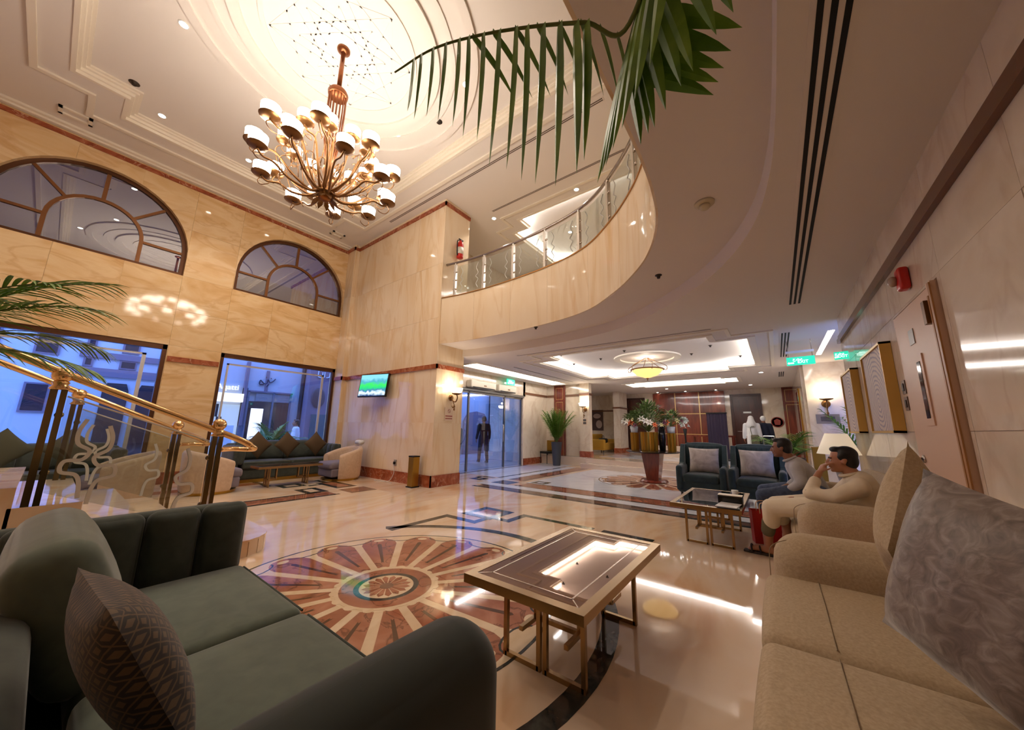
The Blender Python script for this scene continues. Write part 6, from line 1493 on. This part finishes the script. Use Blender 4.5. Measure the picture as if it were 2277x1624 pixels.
# --- man in grey shirt and jeans leaning forward, farther seat
p1 = thing('person','person in a grey shirt and jeans sitting on the sofa edge leaning forward','person')
Mh = HM((0.02,5.75,1.065),(-1,0.12,-0.06))
bd = MB(); head_into(bd,Mh); limb(bd,[(0.065,5.75,1.0),(0.13,5.75,0.89)],[0.056,0.064]); limb(bd,[(0.13,5.75,0.89),(0.24,5.76,0.6)],[0.07,0.11])
hand(bd,(-0.03,5.56,0.55),(-0.8,0.35,-0.25),(0.1,0.5,-0.7),0.6,0.95,-1); limb(bd,[(0.09,5.52,0.60),(-0.03,5.56,0.55)],[0.036,0.028])
hand(bd,(-0.03,5.86,0.55),(-0.8,-0.35,-0.25),(0.1,-0.5,-0.7),0.6,0.95,1); limb(bd,[(0.09,5.92,0.60),(-0.03,5.86,0.55)],[0.036,0.028])
fuse(bd,'body',M_SKIN2,p1,0.008,5); head_parts(p1,Mh,M_HAIR)
M_SHIRT = noise_mat('grey_cotton',[(176,172,168),(196,192,188)],5,(1,1,1),0.85,1.0,bump=0.25)
sh = MB(); limb(sh,[(0.16,5.75,0.84),(0.24,5.76,0.70),(0.30,5.77,0.55)],[0.125,0.155,0.16]); limb(sh,[(0.15,5.57,0.84),(0.15,5.93,0.84)],[0.075,0.075])
limb(sh,[(0.15,5.56,0.83),(0.18,5.50,0.68),(0.08,5.53,0.60)],[0.078,0.062,0.050]); limb(sh,[(0.15,5.94,0.83),(0.18,5.98,0.68),(0.08,5.92,0.60)],[0.078,0.062,0.050])
fuse(sh,'shirt',M_SHIRT,p1,0.012,5)
MB().tube([(0.095+0.062*math.cos(a),5.75+0.068*math.sin(a),0.935+0.03*math.cos(a)) for a in [2*PI*k/20 for k in range(21)]],0.014,8).obj('collar',M_SHIRT,p1,smooth=True)
M_JEAN = noise_mat('denim',[(58,70,92),(84,98,122)],20,(1,1,1),0.85,0.5)
jn = MB(); limb(jn,[(0.32,5.64,0.53),(0.32,5.88,0.53)],[0.125,0.125])
for y, kx, ky in ((5.62,-0.22,5.52),(5.90,-0.22,6.02)): limb(jn,[(0.30,y,0.53),(0.02,(y+ky)/2,0.525),(kx,ky,0.49),(kx+0.01,ky,0.28),(kx+0.03,ky,0.10)],[0.115,0.10,0.075,0.066,0.055])
fuse(jn,'jeans',M_JEAN,p1,0.012,4)
for ky in (5.52,6.02):
    b = MB(); limb(b,[(-0.17,ky,0.045),(-0.24,ky,0.05),(-0.34,ky,0.035)],[0.045,0.045,0.034]); fuse(b,'shoe',mat('black_shoe',(26,24,24),0.4),p1,0.009,3)

# --- standing figures
def stander(label, loc, rz, top, bottom, robe=False, hood=None, stride=0.0, hair=M_HAIR, skin=M_SKIN2, h=1.72, vox=0.016, arms=0.0):
    """upright person facing local -y; robe = ankle length gown"""
    t = thing('person', label, 'person', loc, rz); k = h/1.72
    def s3(P): return [(x*k,y*k,z*k) for x,y,z in P]
    Mh = Matrix.Translation((0,-0.02*k,1.60*k))@Matrix.Scale(k,4)
    b = MB(); head_into(b,Mh); limb(b,s3([(0,0.0,1.53),(0,0.01,1.42)]),[0.055,0.065]); limb(b,s3([(0,0.01,1.42),(0,0.01,1.0)]),[0.07,0.11])
    for s_ in (-1,1):
        hand(b,Vector((s_*0.27*k,-0.05*k-arms*0.1,0.86*k)),(0,-0.25,-1),(-s_,0,0),0.5,k*0.95,s_); limb(b,s3([(s_*0.25,0.0,1.10),(s_*0.27,-0.05,0.86)]),[0.038,0.028])
        fy = -stride*s_; limb(b,s3([(s_*0.10,0.01,0.95),(s_*0.10,fy*0.5-0.02,0.50),(s_*0.10,fy,0.09)]),[0.08,0.058,0.038])
    fuse(b,'body',skin,t,vox*0.7,4); 
    if hood is None: head_parts(t,Mh,hair)
    c = MB(); limb(c,s3([(0,0.01,1.36),(0,0.01,1.18),(0,0.01,0.98)]),[0.12,0.145,0.15]); limb(c,s3([(-0.17,0.01,1.38),(0.17,0.01,1.38)]),[0.075,0.075])
    for s_ in (-1,1): limb(c,s3([(s_*0.19,0.01,1.38),(s_*0.24,0.02,1.12),(s_*0.265,-0.04,0.90)]),[0.075,0.06,0.05])
    if robe: limb(c,s3([(0,0.01,0.98),(0,0,0.5),(0,0,0.14)]),[0.16,0.17,0.19])
    fuse(c,'robe' if robe else 'jacket',top,t,vox,4)
    if not robe:
        q = MB(); limb(q,s3([(-0.08,0.01,0.95),(0.08,0.01,0.95)]),[0.11,0.11])
        for s_ in (-1,1): fy = -stride*s_; limb(q,s3([(s_*0.09,0.01,0.92),(s_*0.10,fy*0.5-0.02,0.50),(s_*0.10,fy,0.10)]),[0.105,0.078,0.06])
        fuse(q,'trousers',bottom,t,vox,4)
    if hood:
        hd_ = MB(); hd_.ball((0,0.03*k,1.635*k),(0.098*k,0.108*k,0.105*k),16,10)
        if robe: limb(hd_,s3([(0,0.05,1.56),(0,0.06,1.40)]),[0.10,0.15])
        fuse(hd_,'head_cover',hood,t,0.012,4)
    for s_ in (-1,1):
        fy = -stride*s_; f_ = MB(); limb(f_,s3([(s_*0.10,fy+0.03,0.045),(s_*0.10,fy-0.06,0.045),(s_*0.10,fy-0.14,0.034)]),[0.045,0.044,0.034]); fuse(f_,'shoe',mat('black_shoe',(26,24,24),0.4),t,0.012,2)
    return t
M_WROBE = mat('white_robe',(222,220,216),0.85); M_NAVY = mat('navy_cloth',(24,28,46),0.85); M_BLKC = mat('black_cloth',(18,18,22),0.85)
stander('person walking out of the entrance doors in dark clothes',(-9.0,10.15,-0.02),-2.0,M_BLKC,mat('dark_blue_trousers',(26,34,60),0.85),stride=0.16)
stander('person in a white robe and hood standing at reception',(-0.66,14.15,0.3),PI,M_WROBE,None,True,M_WROBE,h=1.50)
stander('person in a navy jacket and white cap at reception',(-0.33,14.35,0.3),PI,M_NAVY,M_NAVY,False,M_WROBE,h=1.5)
stander('person in a long white robe walking past outside the shop window',(-14.1,5.53,-0.25),-0.4,M_WROBE,None,True,None,h=1.70)
stander('person in dark clothes standing beyond the entrance planter',(-9.2,9.0,-0.02),-1.2,mat('navy_cloth2',(34,40,64),0.85),M_BLKC,h=1.5)
bgp = thing('shoulder_bag','olive shoulder bag on the back of the guest in the white robe','bag',(-0.58,13.82,1.02)); MB().soft((0,0,0),(0.11,0.05,0.17),0.04).obj('body',mat('olive_bag',(92,86,62),0.8),bgp,smooth=True); MB().tube(spline([(-0.08,0.0,0.15),(-0.1,0.1,0.4),(0.0,0.14,0.44)],5),0.01,6).obj('strap',MATS['olive_bag'],bgp,smooth=True)
